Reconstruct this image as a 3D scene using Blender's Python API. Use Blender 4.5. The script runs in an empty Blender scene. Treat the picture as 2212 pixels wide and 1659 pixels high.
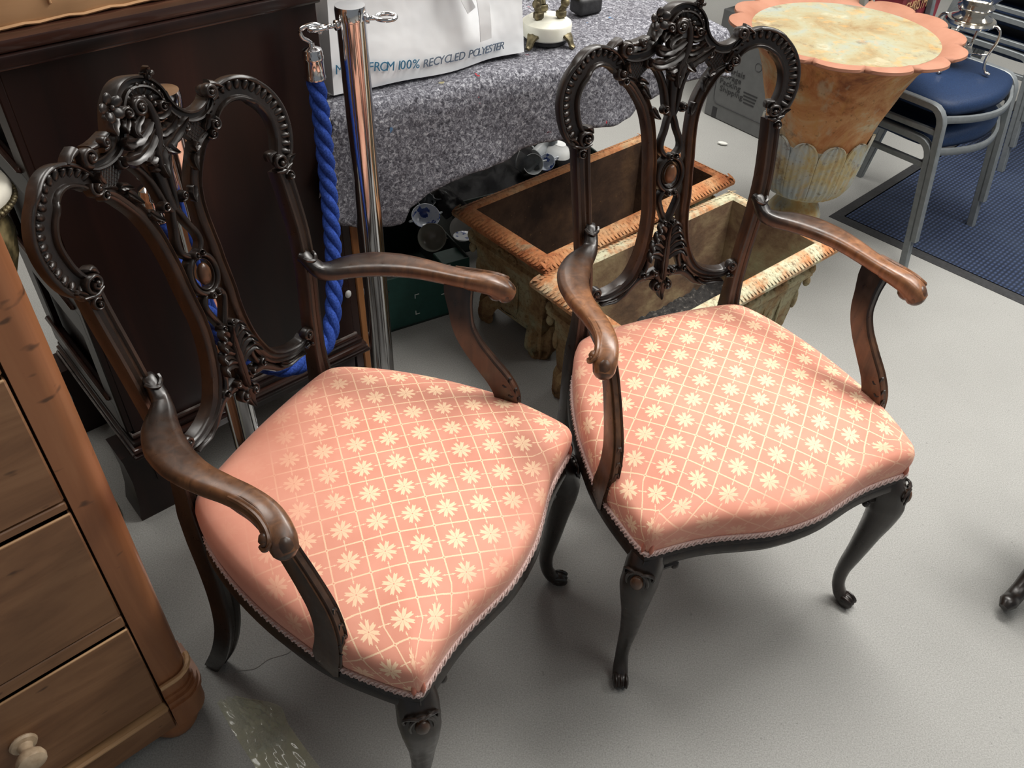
import bpy, bmesh, math, random
from mathutils import Vector, Matrix
import numpy as np
random.seed(7)
SC = bpy.context.scene
COL = SC.collection
R = math.radians
# ---------------------------------------------------------------- camera
FPX, PITCH, ROLL, HC = 1816.24, R(41.7379), R(2.53472), 1.6
cp, sp = math.cos(PITCH), math.sin(PITCH)
_up = Vector((0, sp, cp)); _rt = Vector((1, 0, 0)); _fw = Vector((0, cp, -sp))
_x = math.cos(ROLL)*_rt + math.sin(ROLL)*_up
_y = -math.sin(ROLL)*_rt + math.cos(ROLL)*_up
cam = bpy.data.cameras.new('camera'); camo = bpy.data.objects.new('camera', cam); COL.objects.link(camo)
cam.sensor_fit = 'HORIZONTAL'; cam.sensor_width = 36; cam.lens = FPX/2212*36
cam.clip_start = .02
m = Matrix((_x, _y, -_fw)).transposed().to_4x4(); m.translation = (0, 0, HC)
camo.matrix_world = m
SC.camera = camo
# ---------------------------------------------------------------- world, lights, exposure
w = bpy.data.worlds.new('world'); SC.world = w; w.use_nodes = True
w.node_tree.nodes['Background'].inputs[0].default_value = (.90, .95, 1.0, 1)
w.node_tree.nodes['Background'].inputs[1].default_value = .20
vs = SC.view_settings
vs.view_transform = 'Standard'; vs.look = 'None'; vs.gamma = 1; vs.exposure = 0.0; vs.use_curve_mapping = False
def area(name, loc, sx, sy, power, col=(1, .97, .92), rot=(0, 0, 0)):
    l = bpy.data.lights.new(name, 'AREA'); l.shape = 'RECTANGLE'; l.size = sx; l.size_y = sy
    l.energy = power; l.color = col
    o = bpy.data.objects.new(name, l); COL.objects.link(o); o.location = loc; o.rotation_euler = rot
    return o
for _x, _y_, _p in ((1.15, 2.35, 90), (2.6, 1.8, 62), (.15, 3.7, 34), (3.5, 3.4, 28), (1.35, .35, 19), (-.6, 5.3, 14), (-1.25, 1.9, 36)):
    area('ceiling_panel_light', (_x, _y_, 3.02), .9, 1.5, _p, rot=(0, 0, R(43)))

# ---------------------------------------------------------------- materials
def nt(name):
    mt = bpy.data.materials.new(name); mt.use_nodes = True
    t = mt.node_tree; b = t.nodes['Principled BSDF']
    return mt, t, b
def N(t, typ, **kw):
    n = t.nodes.new(typ)
    for k, v in kw.items():
        if k.startswith('i_'):
            key = k[2:]; key = int(key) if key.isdigit() else key
            n.inputs[key].default_value = v
        else: setattr(n, k, v)
    return n
def L(t, a, b): t.links.new(a, b)
def coord(t, kind='Object', scale=(1, 1, 1), rot=(0, 0, 0)):
    c = N(t, 'ShaderNodeTexCoord'); mp = N(t, 'ShaderNodeMapping')
    mp.inputs['Scale'].default_value = scale; mp.inputs['Rotation'].default_value = rot
    L(t, c.outputs[kind], mp.inputs['Vector']); return mp.outputs[0]
def noise(t, vec, scale, detail=4, rough=.55, dist=0):
    n = N(t, 'ShaderNodeTexNoise'); n.inputs['Scale'].default_value = scale; n.inputs['Detail'].default_value = detail
    n.inputs['Roughness'].default_value = rough; n.inputs['Distortion'].default_value = dist
    L(t, vec, n.inputs['Vector']); return n.outputs['Fac']
def ramp(t, fac, stops):
    r = N(t, 'ShaderNodeValToRGB'); e = r.color_ramp.elements
    while len(e) < len(stops): e.new(.5)
    for k, (p, c) in enumerate(stops):
        e[k].position = p; e[k].color = tuple(c[:3])+(1,) if not isinstance(c, (int, float)) else (c, c, c, 1)
    L(t, fac, r.inputs[0]); return r.outputs[0]
def mix(t, fac, a, b, mode='MIX'):
    n = N(t, 'ShaderNodeMix'); n.data_type = 'RGBA'; n.blend_type = mode
    for s, v in ((n.inputs[0], fac), (n.inputs[6], a), (n.inputs[7], b)):
        if isinstance(v, (int, float)): s.default_value = v
        elif isinstance(v, tuple): s.default_value = v[:3]+(1,)
        else: L(t, v, s)
    return n.outputs[2]
def math_(t, op, a, b=None, c=None, clamp=False):
    n = N(t, 'ShaderNodeMath', operation=op); n.use_clamp = clamp
    for i, v in enumerate((a, b, c)):
        if v is None: continue
        if isinstance(v, (int, float)): n.inputs[i].default_value = v
        else: L(t, v, n.inputs[i])
    return n.outputs[0]
def bump(t, b, h, strength=.3, dist=.002):
    n = N(t, 'ShaderNodeBump'); n.inputs['Strength'].default_value = strength; n.inputs['Distance'].default_value = dist
    L(t, h, n.inputs['Height']); L(t, n.outputs[0], b.inputs['Normal'])
def simple(name, stops, scale=(1, 1, 1), ns=20, detail=4, rough=.5, metal=0, bmp=0, bscale=None, bdist=.001, coat=0, dist=0, spec=.5, rot=(0, 0, 0)):
    mt, t, b = nt(name)
    v = coord(t, scale=scale, rot=rot)
    f = noise(t, v, ns, detail, dist=dist)
    L(t, ramp(t, f, stops), b.inputs['Base Color'])
    b.inputs['Roughness'].default_value = rough; b.inputs['Metallic'].default_value = metal
    b.inputs['Coat Weight'].default_value = coat; b.inputs['Specular IOR Level'].default_value = spec
    if bmp: bump(t, b, noise(t, v, bscale or ns*4, 3), bmp, bdist)
    return mt
M = {}
# carved walnut with worn lighter finish where the vertex attribute 'wear' says so
def wood_carved():
    mt, t, b = nt('dark_carved_walnut')
    v = coord(t, scale=(30, 30, 4)); f = noise(t, v, 1.6, 5, .6, 1.0)
    dark = ramp(t, f, [(.25, (.0055, .0042, .0036)), (.55, (.013, .0085, .0066)), (.8, (.028, .0150, .0095))])
    worn = ramp(t, f, [(.25, (.105, .042, .018)), (.6, (.27, .115, .048)), (.85, (.43, .21, .095))])
    at = N(t, 'ShaderNodeAttribute'); at.attribute_name = 'wear'
    n2 = noise(t, coord(t), 26, 3)
    oi = N(t, 'ShaderNodeObjectInfo'); so = N(t, 'ShaderNodeSeparateColor'); L(t, oi.outputs['Color'], so.inputs[0])
    fac = math_(t, 'MULTIPLY', math_(t, 'MULTIPLY', at.outputs['Fac'], so.outputs[0]), ramp(t, n2, [(.2, .35), (.6, 1.0)]), clamp=True)
    L(t, mix(t, fac, dark, worn), b.inputs['Base Color'])
    L(t, ramp(t, noise(t, coord(t), 60, 3), [(.3, .26), (.7, .42)]), b.inputs['Roughness'])
    b.inputs['Specular IOR Level'].default_value = .5
    b.inputs['Coat Weight'].default_value = .25; b.inputs['Coat Roughness'].default_value = .25
    bump(t, b, f, .08, .001)
    return mt
M['carved'] = wood_carved()
M['mahogany'] = simple('dark_polished_mahogany', [(.3, (.006, .003, .0025)), (.6, (.018, .0065, .005)), (.8, (.036, .0115, .0075))], scale=(9, 9, .9), ns=1.5, detail=5, rough=.36, dist=.6, coat=.0, spec=.4)
M['mahogany_moulding'] = simple('mahogany_moulding', [(.3, (.018, .008, .006)), (.7, (.06, .022, .014))], scale=(2, 30, 30), ns=1.5, rough=.28, coat=.4)
M['raw_edge'] = simple('orange_raw_wood', [(.3, (.20, .075, .02)), (.7, (.36, .15, .045))], scale=(20, 20, 2), ns=2, rough=.6)
def pine():
    mt, t, b = nt('waxed_pine')
    v = coord(t, scale=(1.2, 14, 9)); f = noise(t, v, 1.6, 6, .6, 1.6)
    c = ramp(t, f, [(.25, (.14, .062, .028)), (.5, (.23, .112, .052)), (.75, (.31, .160, .078))])
    st = ramp(t, noise(t, coord(t, scale=(1, 1, 1.2)), 4.2, 5, .6), [(.56, 0), (.75, .55)])
    c = mix(t, st, c, (.11, .05, .022))
    dent = ramp(t, noise(t, coord(t, scale=(1, 1, 2.5)), 17, 2), [(.69, 0), (.75, .8)])
    c = mix(t, dent, c, (.05, .024, .012))
    L(t, c, b.inputs['Base Color']); b.inputs['Roughness'].default_value = .45
    bump(t, b, f, .08, .001)
    return mt
M['pine'] = pine()
def pine_stile():
    mt, t, b = nt('waxed_pine_upright')
    v = coord(t, scale=(14, 14, 1.1)); f = noise(t, v, 1.4, 6, .6, 1.0)
    c = ramp(t, f, [(.25, (.19, .070, .028)), (.5, (.27, .108, .045)), (.75, (.34, .150, .066))])
    dent = ramp(t, noise(t, coord(t, scale=(1, 1, 2.2)), 19, 2), [(.66, 0), (.73, .85)])
    c = mix(t, dent, c, (.06, .028, .014))
    L(t, c, b.inputs['Base Color']); b.inputs['Roughness'].default_value = .42
    return mt
M['pine_stile'] = pine_stile()
M['pine_edge'] = simple('lit_pine_edge', [(.35, (.36, .20, .09)), (.7, (.60, .37, .19))], scale=(2, 20, 20), ns=3, rough=.55)  # paler pine imitates the light caught on protruding edges
M['pine_dark'] = simple('shadowed_pine_carcass', [(.3, (.05, .022, .010)), (.7, (.10, .045, .018))], ns=12, rough=.7)
M['knob'] = simple('limed_beech_knob', [(.3, (.38, .27, .17)), (.7, (.62, .48, .33))], ns=60, rough=.5)
def chrome():
    mt, t, b = nt('polished_chrome'); b.inputs['Metallic'].default_value = 1; b.inputs['Base Color'].default_value = (.72, .72, .73, 1)
    L(t, ramp(t, noise(t, coord(t, scale=(30, 30, 2)), 6, 3), [(.3, .06), (.7, .14)]), b.inputs['Roughness']); return mt
M['chrome'] = chrome()
def silver():
    mt, t, b = nt('polished_silver'); b.inputs['Metallic'].default_value = 1; b.inputs['Base Color'].default_value = (.80, .76, .69, 1); b.inputs['Roughness'].default_value = .12
    bump(t, b, noise(t, coord(t), 60, 2), .15, .002); return mt
M['silver'] = silver()
M['steel'] = simple('grey_powder_coated_steel', [(.3, (.17, .188, .197)), (.7, (.225, .243, .252))], ns=40, rough=.42, metal=.35)
M['rope'] = simple('royal_blue_rope', [(.3, (.014, .038, .19)), (.7, (.042, .095, .42))], ns=260, detail=3, rough=.9, bmp=.6, bscale=500, spec=.15)
M['navy'] = simple('navy_seat_vinyl', [(.3, (.009, .020, .052)), (.7, (.017, .036, .088))], ns=300, rough=.5, bmp=.1, bscale=600, spec=.18)
M['black_rubber'] = simple('black_rubber', [(.3, (.012, .012, .013)), (.7, (.03, .03, .032))], ns=80, rough=.6)
M['black_plastic'] = simple('black_bin_liner', [(.3, (.0025, .0025, .003)), (.7, (.005, .005, .006))], ns=30, rough=.42, spec=.06, bmp=.4, bscale=25, bdist=.006)
M['green_card'] = simple('dark_green_card', [(.3, (.007, .045, .036)), (.7, (.011, .062, .050))], ns=40, rough=.6)
M['dark_card'] = simple('dark_inner_card', [(.3, (.010, .018, .016)), (.7, (.018, .028, .025))], ns=40, rough=.7)
M['white_print'] = simple('white_print', [(.3, (.55, .58, .56)), (.7, (.66, .68, .66))], ns=40, rough=.6)
M['brown_card'] = simple('brown_cardboard', [(.3, (.42, .235, .11)), (.7, (.52, .30, .15))], scale=(1, 1, 8), ns=4, rough=.75, bmp=.08, bscale=8, bdist=.004)
M['grey_card'] = simple('shaded_storage_card', [(.3, (.105, .108, .108)), (.7, (.125, .128, .128))], ns=30, rough=.7)  # card darkened, the shade around the carton put into its colour
M['black_ink'] = simple('black_ink', [(.3, (.02, .02, .022)), (.7, (.03, .03, .032))], ns=30, rough=.7)
M['china'] = simple('white_glazed_china', [(.3, (.60, .62, .62)), (.7, (.70, .71, .70))], ns=20, rough=.12)
M['grey_china'] = simple('grey_stoneware', [(.3, (.42, .45, .46)), (.7, (.52, .54, .55))], ns=30, rough=.25)
M['stone'] = simple('grey_buff_glaze', [(.3, (.25, .25, .22)), (.7, (.33, .33, .29))], ns=20, rough=.2)
M['bluewhite'] = simple('blue_and_white_china', [(.45, (.62, .66, .72)), (.56, (.60, .65, .74)), (.60, (.04, .08, .30))], ns=46, detail=2, rough=.12)
M['smoke_glass'] = simple('smoked_grey_china', [(.3, (.05, .055, .062)), (.7, (.11, .12, .13))], ns=30, rough=.15)
M['onyx'] = simple('cream_onyx', [(.3, (.70, .69, .58)), (.7, (.84, .83, .74))], ns=14, rough=.3, dist=.5)
M['brass'] = simple('tarnished_brass', [(.3, (.055, .045, .026)), (.7, (.24, .20, .11))], ns=70, rough=.45, metal=.6)
M['bag'] = simple('white_woven_polyester', [(.3, (.88, .90, .92)), (.7, (.94, .955, .965))], ns=6, rough=.55, bmp=.35, bscale=7, bdist=.02)
M['blue_ink'] = simple('blue_print', [(.3, (.03, .14, .25)), (.7, (.05, .20, .33))], ns=30, rough=.6)
M['grey_ink'] = simple('grey_blue_print', [(.3, (.09, .13, .19)), (.7, (.13, .17, .23))], ns=30, rough=.6)
M['yellow'] = simple('yellow_card', [(.3, (.75, .62, .04)), (.7, (.85, .72, .06))], ns=30, rough=.5)
M['maroon'] = simple('maroon_printed_paper', [(.40, (.16, .018, .035)), (.55, (.28, .035, .05)), (.66, (.035, .012, .015))], ns=9, detail=2, rough=.4)
M['gold_print'] = simple('tan_print', [(.3, (.55, .33, .15)), (.7, (.66, .42, .22))], ns=30, rough=.5)
M['gimp'] = simple('pink_white_gimp_braid', [(.3, (.52, .36, .33)), (.7, (.74, .58, .53))], ns=400, rough=.8)
M['soil'] = simple('black_soil', [(.35, (.010, .009, .009)), (.6, (.035, .032, .030)), (.76, (.22, .20, .17))], ns=70, detail=4, rough=.95, bmp=1, bscale=60, bdist=.01)
def rust(name, pale, shift=0.0, mid=((.36, .12, .045), (.46, .21, .09))):
    mt, t, b = nt(name)
    v = coord(t)
    n1 = noise(t, v, 7, 6, .65, .5)
    c = ramp(t, n1, [(.30-shift, (.10, .035, .016)), (.42-shift, mid[0]), (.55-shift, mid[1]), (.68-shift, pale)])
    n2 = noise(t, v, 90, 4, .7)
    c = mix(t, ramp(t, n2, [(.50, 0), (.72, .75)]), c, (.10, .045, .022))
    n3 = noise(t, v, 12, 4)
    c = mix(t, ramp(t, n3, [(.58, 0), (.75, .6)]), c, (.30, .36, .24))
    L(t, c, b.inputs['Base Color']); b.inputs['Roughness'].default_value = .8; b.inputs['Specular IOR Level'].default_value = .25
    bump(t, b, mix(t, .5, n1, n2), .5, .004)
    return mt
M['rust_rim'] = rust('rusty_cast_iron', (.52, .33, .18))
M['rust_side'] = rust('weathered_ochre_iron', (.34, .31, .19), .05, ((.17, .095, .045), (.27, .18, .085)))
M['rust_pale'] = rust('rusty_flaking_painted_iron', (.50, .48, .33), .08)
def rust_in():
    mt, t, b = nt('brown_rusted_inside')
    v = coord(t); n1 = noise(t, v, 5, 6, .65, .3)
    c = ramp(t, n1, [(.32, (.032, .020, .015)), (.50, (.080, .046, .029)), (.64, (.15, .085, .045)), (.78, (.24, .18, .11))])
    sp_ = ramp(t, noise(t, v, 120, 2), [(.70, 0), (.76, .7)])
    c = mix(t, sp_, c, (.20, .11, .05))
    L(t, c, b.inputs['Base Color']); b.inputs['Roughness'].default_value = .9; b.inputs['Specular IOR Level'].default_value = .2
    bump(t, b, noise(t, v, 60, 4), .5, .003); return mt
M['rust_in'] = rust_in()
def rust_in_pale():
    mt, t, b = nt('mossy_rusted_inside')
    v = coord(t); n1 = noise(t, v, 4.5, 6, .65, .3)
    c = ramp(t, n1, [(.30, (.06, .042, .032)), (.44, (.16, .10, .062)), (.56, (.28, .21, .12)), (.70, (.34, .34, .20))])
    L(t, c, b.inputs['Base Color']); b.inputs['Roughness'].default_value = .9; b.inputs['Specular IOR Level'].default_value = .2
    bump(t, b, noise(t, v, 60, 4), .5, .003); return mt
M['rust_in_pale'] = rust_in_pale()
def urnmat(name, stops, spots):
    mt, t, b = nt(name)
    v = coord(t); n1 = noise(t, v, 6.5, 6, .66, .5)
    c = ramp(t, n1, stops)
    stv = noise(t, coord(t, scale=(16, 16, 1.4)), 1.6, 4)
    c = mix(t, ramp(t, stv, [(.55, 0), (.72, .55)]), c, (.50, .27, .08))
    n3 = noise(t, v, 8.5, 6, .72)
    c = mix(t, ramp(t, n3, [(.58, 0), (.66, spots*1.15)]), c, (.085, .040, .034))
    n4 = noise(t, coord(t, scale=(9, 9, 4)), 1.3, 4, .6)
    c = mix(t, ramp(t, n4, [(.60, 0), (.68, spots*.9)]), c, (.46, .43, .32))
    n2 = noise(t, v, 70, 3, .6)
    c = mix(t, ramp(t, n2, [(.60, 0), (.72, spots)]), c, (.14, .085, .035))
    L(t, c, b.inputs['Base Color']); b.inputs['Roughness'].default_value = .75; b.inputs['Specular IOR Level'].default_value = .25
    bump(t, b, mix(t, .5, n1, n2), .3, .003)
    return mt
M['urn_body'] = urnmat('rusted_orange_urn_iron', [(.34, (.20, .070, .030)), (.45, (.42, .175, .068)), (.56, (.54, .29, .13)), (.66, (.52, .45, .30))], .6)
M['urn_base'] = urnmat('flaking_pale_urn_paint', [(.32, (.44, .25, .08)), (.45, (.48, .40, .22)), (.56, (.43, .46, .44)), (.68, (.38, .43, .45))], .5)
M['urn_in'] = urnmat('cream_weathered_urn_inside', [(.32, (.23, .155, .075)), (.45, (.28, .235, .135)), (.56, (.285, .275, .185)), (.68, (.25, .28, .245))], .38)
M['urn_rim'] = simple('pink_rust_rim', [(.3, (.26, .105, .060)), (.7, (.35, .165, .105))], ns=9, detail=5, rough=.75, bmp=.2, bscale=40)
M['marble'] = simple('white_marble_top', [(.35, (.76, .73, .62)), (.7, (.86, .83, .74))], ns=8, rough=.25)
M['gilt_dark'] = simple('dark_green_and_gilt_carving', [(.40, (.035, .030, .016)), (.52, (.15, .12, .055)), (.62, (.42, .34, .17))], ns=20, detail=3, rough=.5, metal=.3)
def felt():
    mt, t, b = nt('grey_recycled_felt')
    v = coord(t)
    n1 = noise(t, v, 120, 6, .80, .9)
    n2 = noise(t, v, 7, 4)
    c = ramp(t, n1, [(.34, (.020, .020, .025)), (.43, (.080, .080, .095)), (.52, (.20, .20, .23)), (.63, (.58, .59, .63))])
    c = mix(t, ramp(t, n2, [(.35, .0), (.7, .40)]), c, (.085, .080, .090))
    wv = N(t, 'ShaderNodeVectorMath', operation='MULTIPLY_ADD'); nz = N(t, 'ShaderNodeTexNoise'); nz.inputs['Scale'].default_value = 60; L(t, v, nz.inputs['Vector'])
    L(t, nz.outputs['Color'], wv.inputs[0]); wv.inputs[1].default_value = (.035, .035, .035); L(t, v, wv.inputs[2])
    vo = N(t, 'ShaderNodeTexVoronoi'); vo.inputs['Scale'].default_value = 42; L(t, wv.outputs[0], vo.inputs['Vector'])
    sep = N(t, 'ShaderNodeSeparateColor'); L(t, vo.outputs['Color'], sep.inputs[0])
    near = math_(t, 'LESS_THAN', math_(t, 'ADD', vo.outputs['Distance'], math_(t, 'MULTIPLY', n1, .3)), .40)
    for lo, hi, colr in ((.0, .014, (.50, .02, .03)), (.02, .026, (.08, .22, .42)), (.03, .036, (.55, .14, .06)), (.04, .045, (.45, .40, .2)), (.05, .060, (.10, .02, .03))):
        sel = math_(t, 'MULTIPLY', math_(t, 'MULTIPLY', math_(t, 'GREATER_THAN', sep.outputs[0], lo), math_(t, 'LESS_THAN', sep.outputs[0], hi)), near)
        c = mix(t, math_(t, 'MULTIPLY', sel, .75), c, colr)
    L(t, c, b.inputs['Base Color']); b.inputs['Roughness'].default_value = .95; b.inputs['Specular IOR Level'].default_value = .1
    bump(t, b, n1, .7, .004)
    return mt
M['felt'] = felt()
def floor_mat():
    mt, t, b = nt('grey_vinyl_floor')
    v = coord(t)
    n1 = noise(t, v, 330, 3, .7); n2 = noise(t, v, 5, 5, .6); n3 = noise(t, v, 95, 3, .6)
    c = ramp(t, n1, [(.28, (.215, .216, .206)), (.5, (.315, .314, .298)), (.72, (.40, .40, .385))])
    c = mix(t, ramp(t, n2, [(.35, 0), (.75, .25)]), c, (.24, .238, .225))
    c = mix(t, ramp(t, n3, [(.66, 0), (.74, .5)]), c, (.12, .12, .115))
    sc = ramp(t, noise(t, coord(t, scale=(1, 1, 1)), 9, 2, .4), [(.73, 0), (.77, .22)])
    c = mix(t, sc, c, (.17, .17, .165))
    L(t, c, b.inputs['Base Color']); b.inputs['Roughness'].default_value = .62; b.inputs['Specular IOR Level'].default_value = .35
    bump(t, b, n1, .10, .001)
    return mt
M['floor'] = floor_mat()
M['wall'] = simple('painted_wall', [(.3, (.55, .54, .52)), (.7, (.60, .59, .57))], ns=8, rough=.8)
M['ceiling'] = simple('ceiling_tile', [(.3, (.66, .66, .65)), (.7, (.72, .72, .71))], ns=30, rough=.85)
def ribmat():
    mt, t, b = nt('blue_ribbed_mat')
    v = coord(t)
    s = N(t, 'ShaderNodeSeparateXYZ'); L(t, v, s.inputs[0])
    a = math_(t, 'SINE', math_(t, 'MULTIPLY', s.outputs[0], 420)); bb = math_(t, 'SINE', math_(t, 'MULTIPLY', s.outputs[1], 300))
    h = math_(t, 'MULTIPLY', math_(t, 'ADD', a, 1), math_(t, 'ADD', bb, 1.4))
    c = ramp(t, math_(t, 'MULTIPLY', h, .25), [(.0, (.006, .010, .022)), (.5, (.022, .036, .080)), (1., (.045, .066, .135))])
    n1 = noise(t, v, 4, 3); c = mix(t, ramp(t, n1, [(.4, 0), (.8, .3)]), c, (.05, .07, .11))
    L(t, c, b.inputs['Base Color']); b.inputs['Roughness'].default_value = .8; b.inputs['Specular IOR Level'].default_value = .3
    bump(t, b, h, .5, .003); return mt
M['ribmat'] = ribmat()
def film():
    mt, t, b = nt('clear_yellowish_film')
    b.inputs['Base Color'].default_value = (.62, .62, .42, 1); b.inputs['Roughness'].default_value = .12
    L(t, ramp(t, noise(t, coord(t), 14, 3), [(.35, .30), (.7, .52)]), b.inputs['Alpha'])
    b.inputs['Coat Weight'].default_value = .6
    return mt
M['film'] = film()
M['thread'] = simple('pale_thread', [(.3, (.30, .28, .26)), (.7, (.38, .36, .33))], ns=50, rough=.8)
M['chip'] = simple('white_chip', [(.3, (.66, .66, .62)), (.7, (.75, .75, .70))], ns=50, rough=.8)
# damask seat fabric: trellis of gold lines, a star flower in every cell, faded patches
def damask(name, ox, oy, fade):
    mt, t, b = nt(name)
    u = N(t, 'ShaderNodeUVMap'); u.uv_map = 'UVMap'
    s = N(t, 'ShaderNodeSeparateXYZ'); L(t, u.outputs[0], s.inputs[0])
    X = math_(t, 'SUBTRACT', s.outputs[0], ox); Y = math_(t, 'SUBTRACT', s.outputs[1], oy)
    k = 1/.0577/math.sqrt(2)
    a = math_(t, 'MULTIPLY', math_(t, 'SUBTRACT', X, Y), k); c_ = math_(t, 'MULTIPLY', math_(t, 'ADD', X, Y), k)
    def cell(z): return math_(t, 'SUBTRACT', math_(t, 'FRACT', math_(t, 'ADD', z, .5)), .5)
    wn = noise(t, coord(t, 'UV'), 700, 2)
    jit = math_(t, 'MULTIPLY', math_(t, 'SUBTRACT', wn, .5), .03)
    px, py = cell(a), cell(c_)
    ax, ay = math_(t, 'ABSOLUTE', px), math_(t, 'ABSOLUTE', py)
    dx, dy = math_(t, 'SUBTRACT', .5, ax), math_(t, 'SUBTRACT', .5, ay)
    md = math_(t, 'MINIMUM', dx, dy)
    line = math_(t, 'LESS_THAN', math_(t, 'ADD', md, jit), .021)
    dn = math_(t, 'SQRT', math_(t, 'ADD', math_(t, 'MULTIPLY', dx, dx), math_(t, 'MULTIPLY', dy, dy)))
    node = math_(t, 'LESS_THAN', dn, .050); hole = math_(t, 'LESS_THAN', dn, .024)
    r = math_(t, 'SQRT', math_(t, 'ADD', math_(t, 'MULTIPLY', px, px), math_(t, 'MULTIPLY', py, py)))
    th = math_(t, 'ARCTAN2', py, px)
    pet = math_(t, 'POWER', math_(t, 'ABSOLUTE', math_(t, 'COSINE', math_(t, 'ADD', math_(t, 'MULTIPLY', th, 4), math.pi/2))), .55)
    jag = math_(t, 'MULTIPLY', math_(t, 'COSINE', math_(t, 'MULTIPLY', th, 24)), .030)
    Rr = math_(t, 'ADD', math_(t, 'ADD', math_(t, 'MULTIPLY', pet, .255), .050), jag)
    fl = math_(t, 'LESS_THAN', math_(t, 'ADD', r, jit), Rr)
    # split each petal pair by a fine salmon vein on the diagonals and a dark eye
    vein = math_(t, 'MULTIPLY', math_(t, 'LESS_THAN', math_(t, 'ABSOLUTE', math_(t, 'SINE', math_(t, 'MULTIPLY', th, 4))), .16), math_(t, 'GREATER_THAN', r, .05))
    eye = math_(t, 'LESS_THAN', r, .022)
    fl = math_(t, 'MULTIPLY', fl, math_(t, 'SUBTRACT', 1, math_(t, 'MAXIMUM', vein, eye)))
    def stem(p, q):
        st = math_(t, 'MULTIPLY', math_(t, 'LESS_THAN', q, .012), math_(t, 'GREATER_THAN', p, .32))
        e1 = math_(t, 'SUBTRACT', p, .385)
        dot = math_(t, 'LESS_THAN', math_(t, 'ADD', math_(t, 'MULTIPLY', e1, e1), math_(t, 'MULTIPLY', q, q)), .00062)
        return math_(t, 'MAXIMUM', st, dot)
    pat = math_(t, 'MAXIMUM', math_(t, 'MAXIMUM', line, node), math_(t, 'MAXIMUM', fl, math_(t, 'MAXIMUM', stem(ax, ay), stem(ay, ax))))
    pat = math_(t, 'MULTIPLY', pat, math_(t, 'SUBTRACT', 1, hole))
    # worn fading: a linear direction across the seat plus noise
    fx, fy, f0, f1 = fade
    g = math_(t, 'ADD', math_(t, 'MULTIPLY', s.outputs[0], fx), math_(t, 'MULTIPLY', s.outputs[1], fy))
    g = math_(t, 'ADD', g, math_(t, 'MULTIPLY', math_(t, 'SUBTRACT', noise(t, coord(t, 'UV'), 9, 3), .5), .12))
    mr = N(t, 'ShaderNodeMapRange'); L(t, g, mr.inputs[0]); mr.inputs[1].default_value = f0; mr.inputs[2].default_value = f1
    mr.inputs[3].default_value = 1; mr.inputs[4].default_value = .04
    m2 = N(t, 'ShaderNodeMapRange'); L(t, math_(t, 'ADD', s.outputs[1], math_(t, 'MULTIPLY', math_(t, 'SUBTRACT', noise(t, coord(t, 'UV'), 14, 2), .5), .06)), m2.inputs[0]); m2.inputs[1].default_value = -.025; m2.inputs[2].default_value = .035; m2.inputs[3].default_value = .28; m2.inputs[4].default_value = 1
    vis = math_(t, 'MULTIPLY', math_(t, 'MULTIPLY', pat, mr.outputs[0]), m2.outputs[0])
    nb = noise(t, coord(t, 'UV'), 12, 3)
    base = ramp(t, nb, [(.3, (.68, .275, .190)), (.7, (.76, .340, .245))])
    c = mix(t, vis, base, (.93, .64, .42))
    L(t, c, b.inputs['Base Color']); b.inputs['Roughness'].default_value = .58
    b.inputs['Sheen Weight'].default_value = .12; b.inputs['Sheen Roughness'].default_value = .4
    b.inputs['Specular IOR Level'].default_value = .3
    bump(t, b, math_(t, 'ADD', math_(t, 'MULTIPLY', pat, .4), math_(t, 'MULTIPLY', noise(t, coord(t, 'UV'), 900, 2), .5)), .12, .0006)
    return mt
M['damask_a'] = damask('salmon_damask_faded', -.227, .059, (-.52, .85, .22, .41))
M['damask_b'] = damask('salmon_damask', -.040, .346, (-.6, .8, .36, .54))
M['salmon'] = simple('plain_salmon_cloth', [(.3, (.52, .17, .11)), (.7, (.60, .21, .14))], ns=30, rough=.6)
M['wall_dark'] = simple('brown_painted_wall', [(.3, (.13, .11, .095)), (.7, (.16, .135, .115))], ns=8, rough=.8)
M['moulding_edge'] = simple('worn_highlit_moulding_edge', [(.35, (.07, .055, .050)), (.6, (.24, .21, .195)), (.75, (.40, .36, .34))], scale=(3, 3, 3), ns=8, rough=.35)  # edge wear, lightened further to paint in the moulding's highlights
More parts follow.
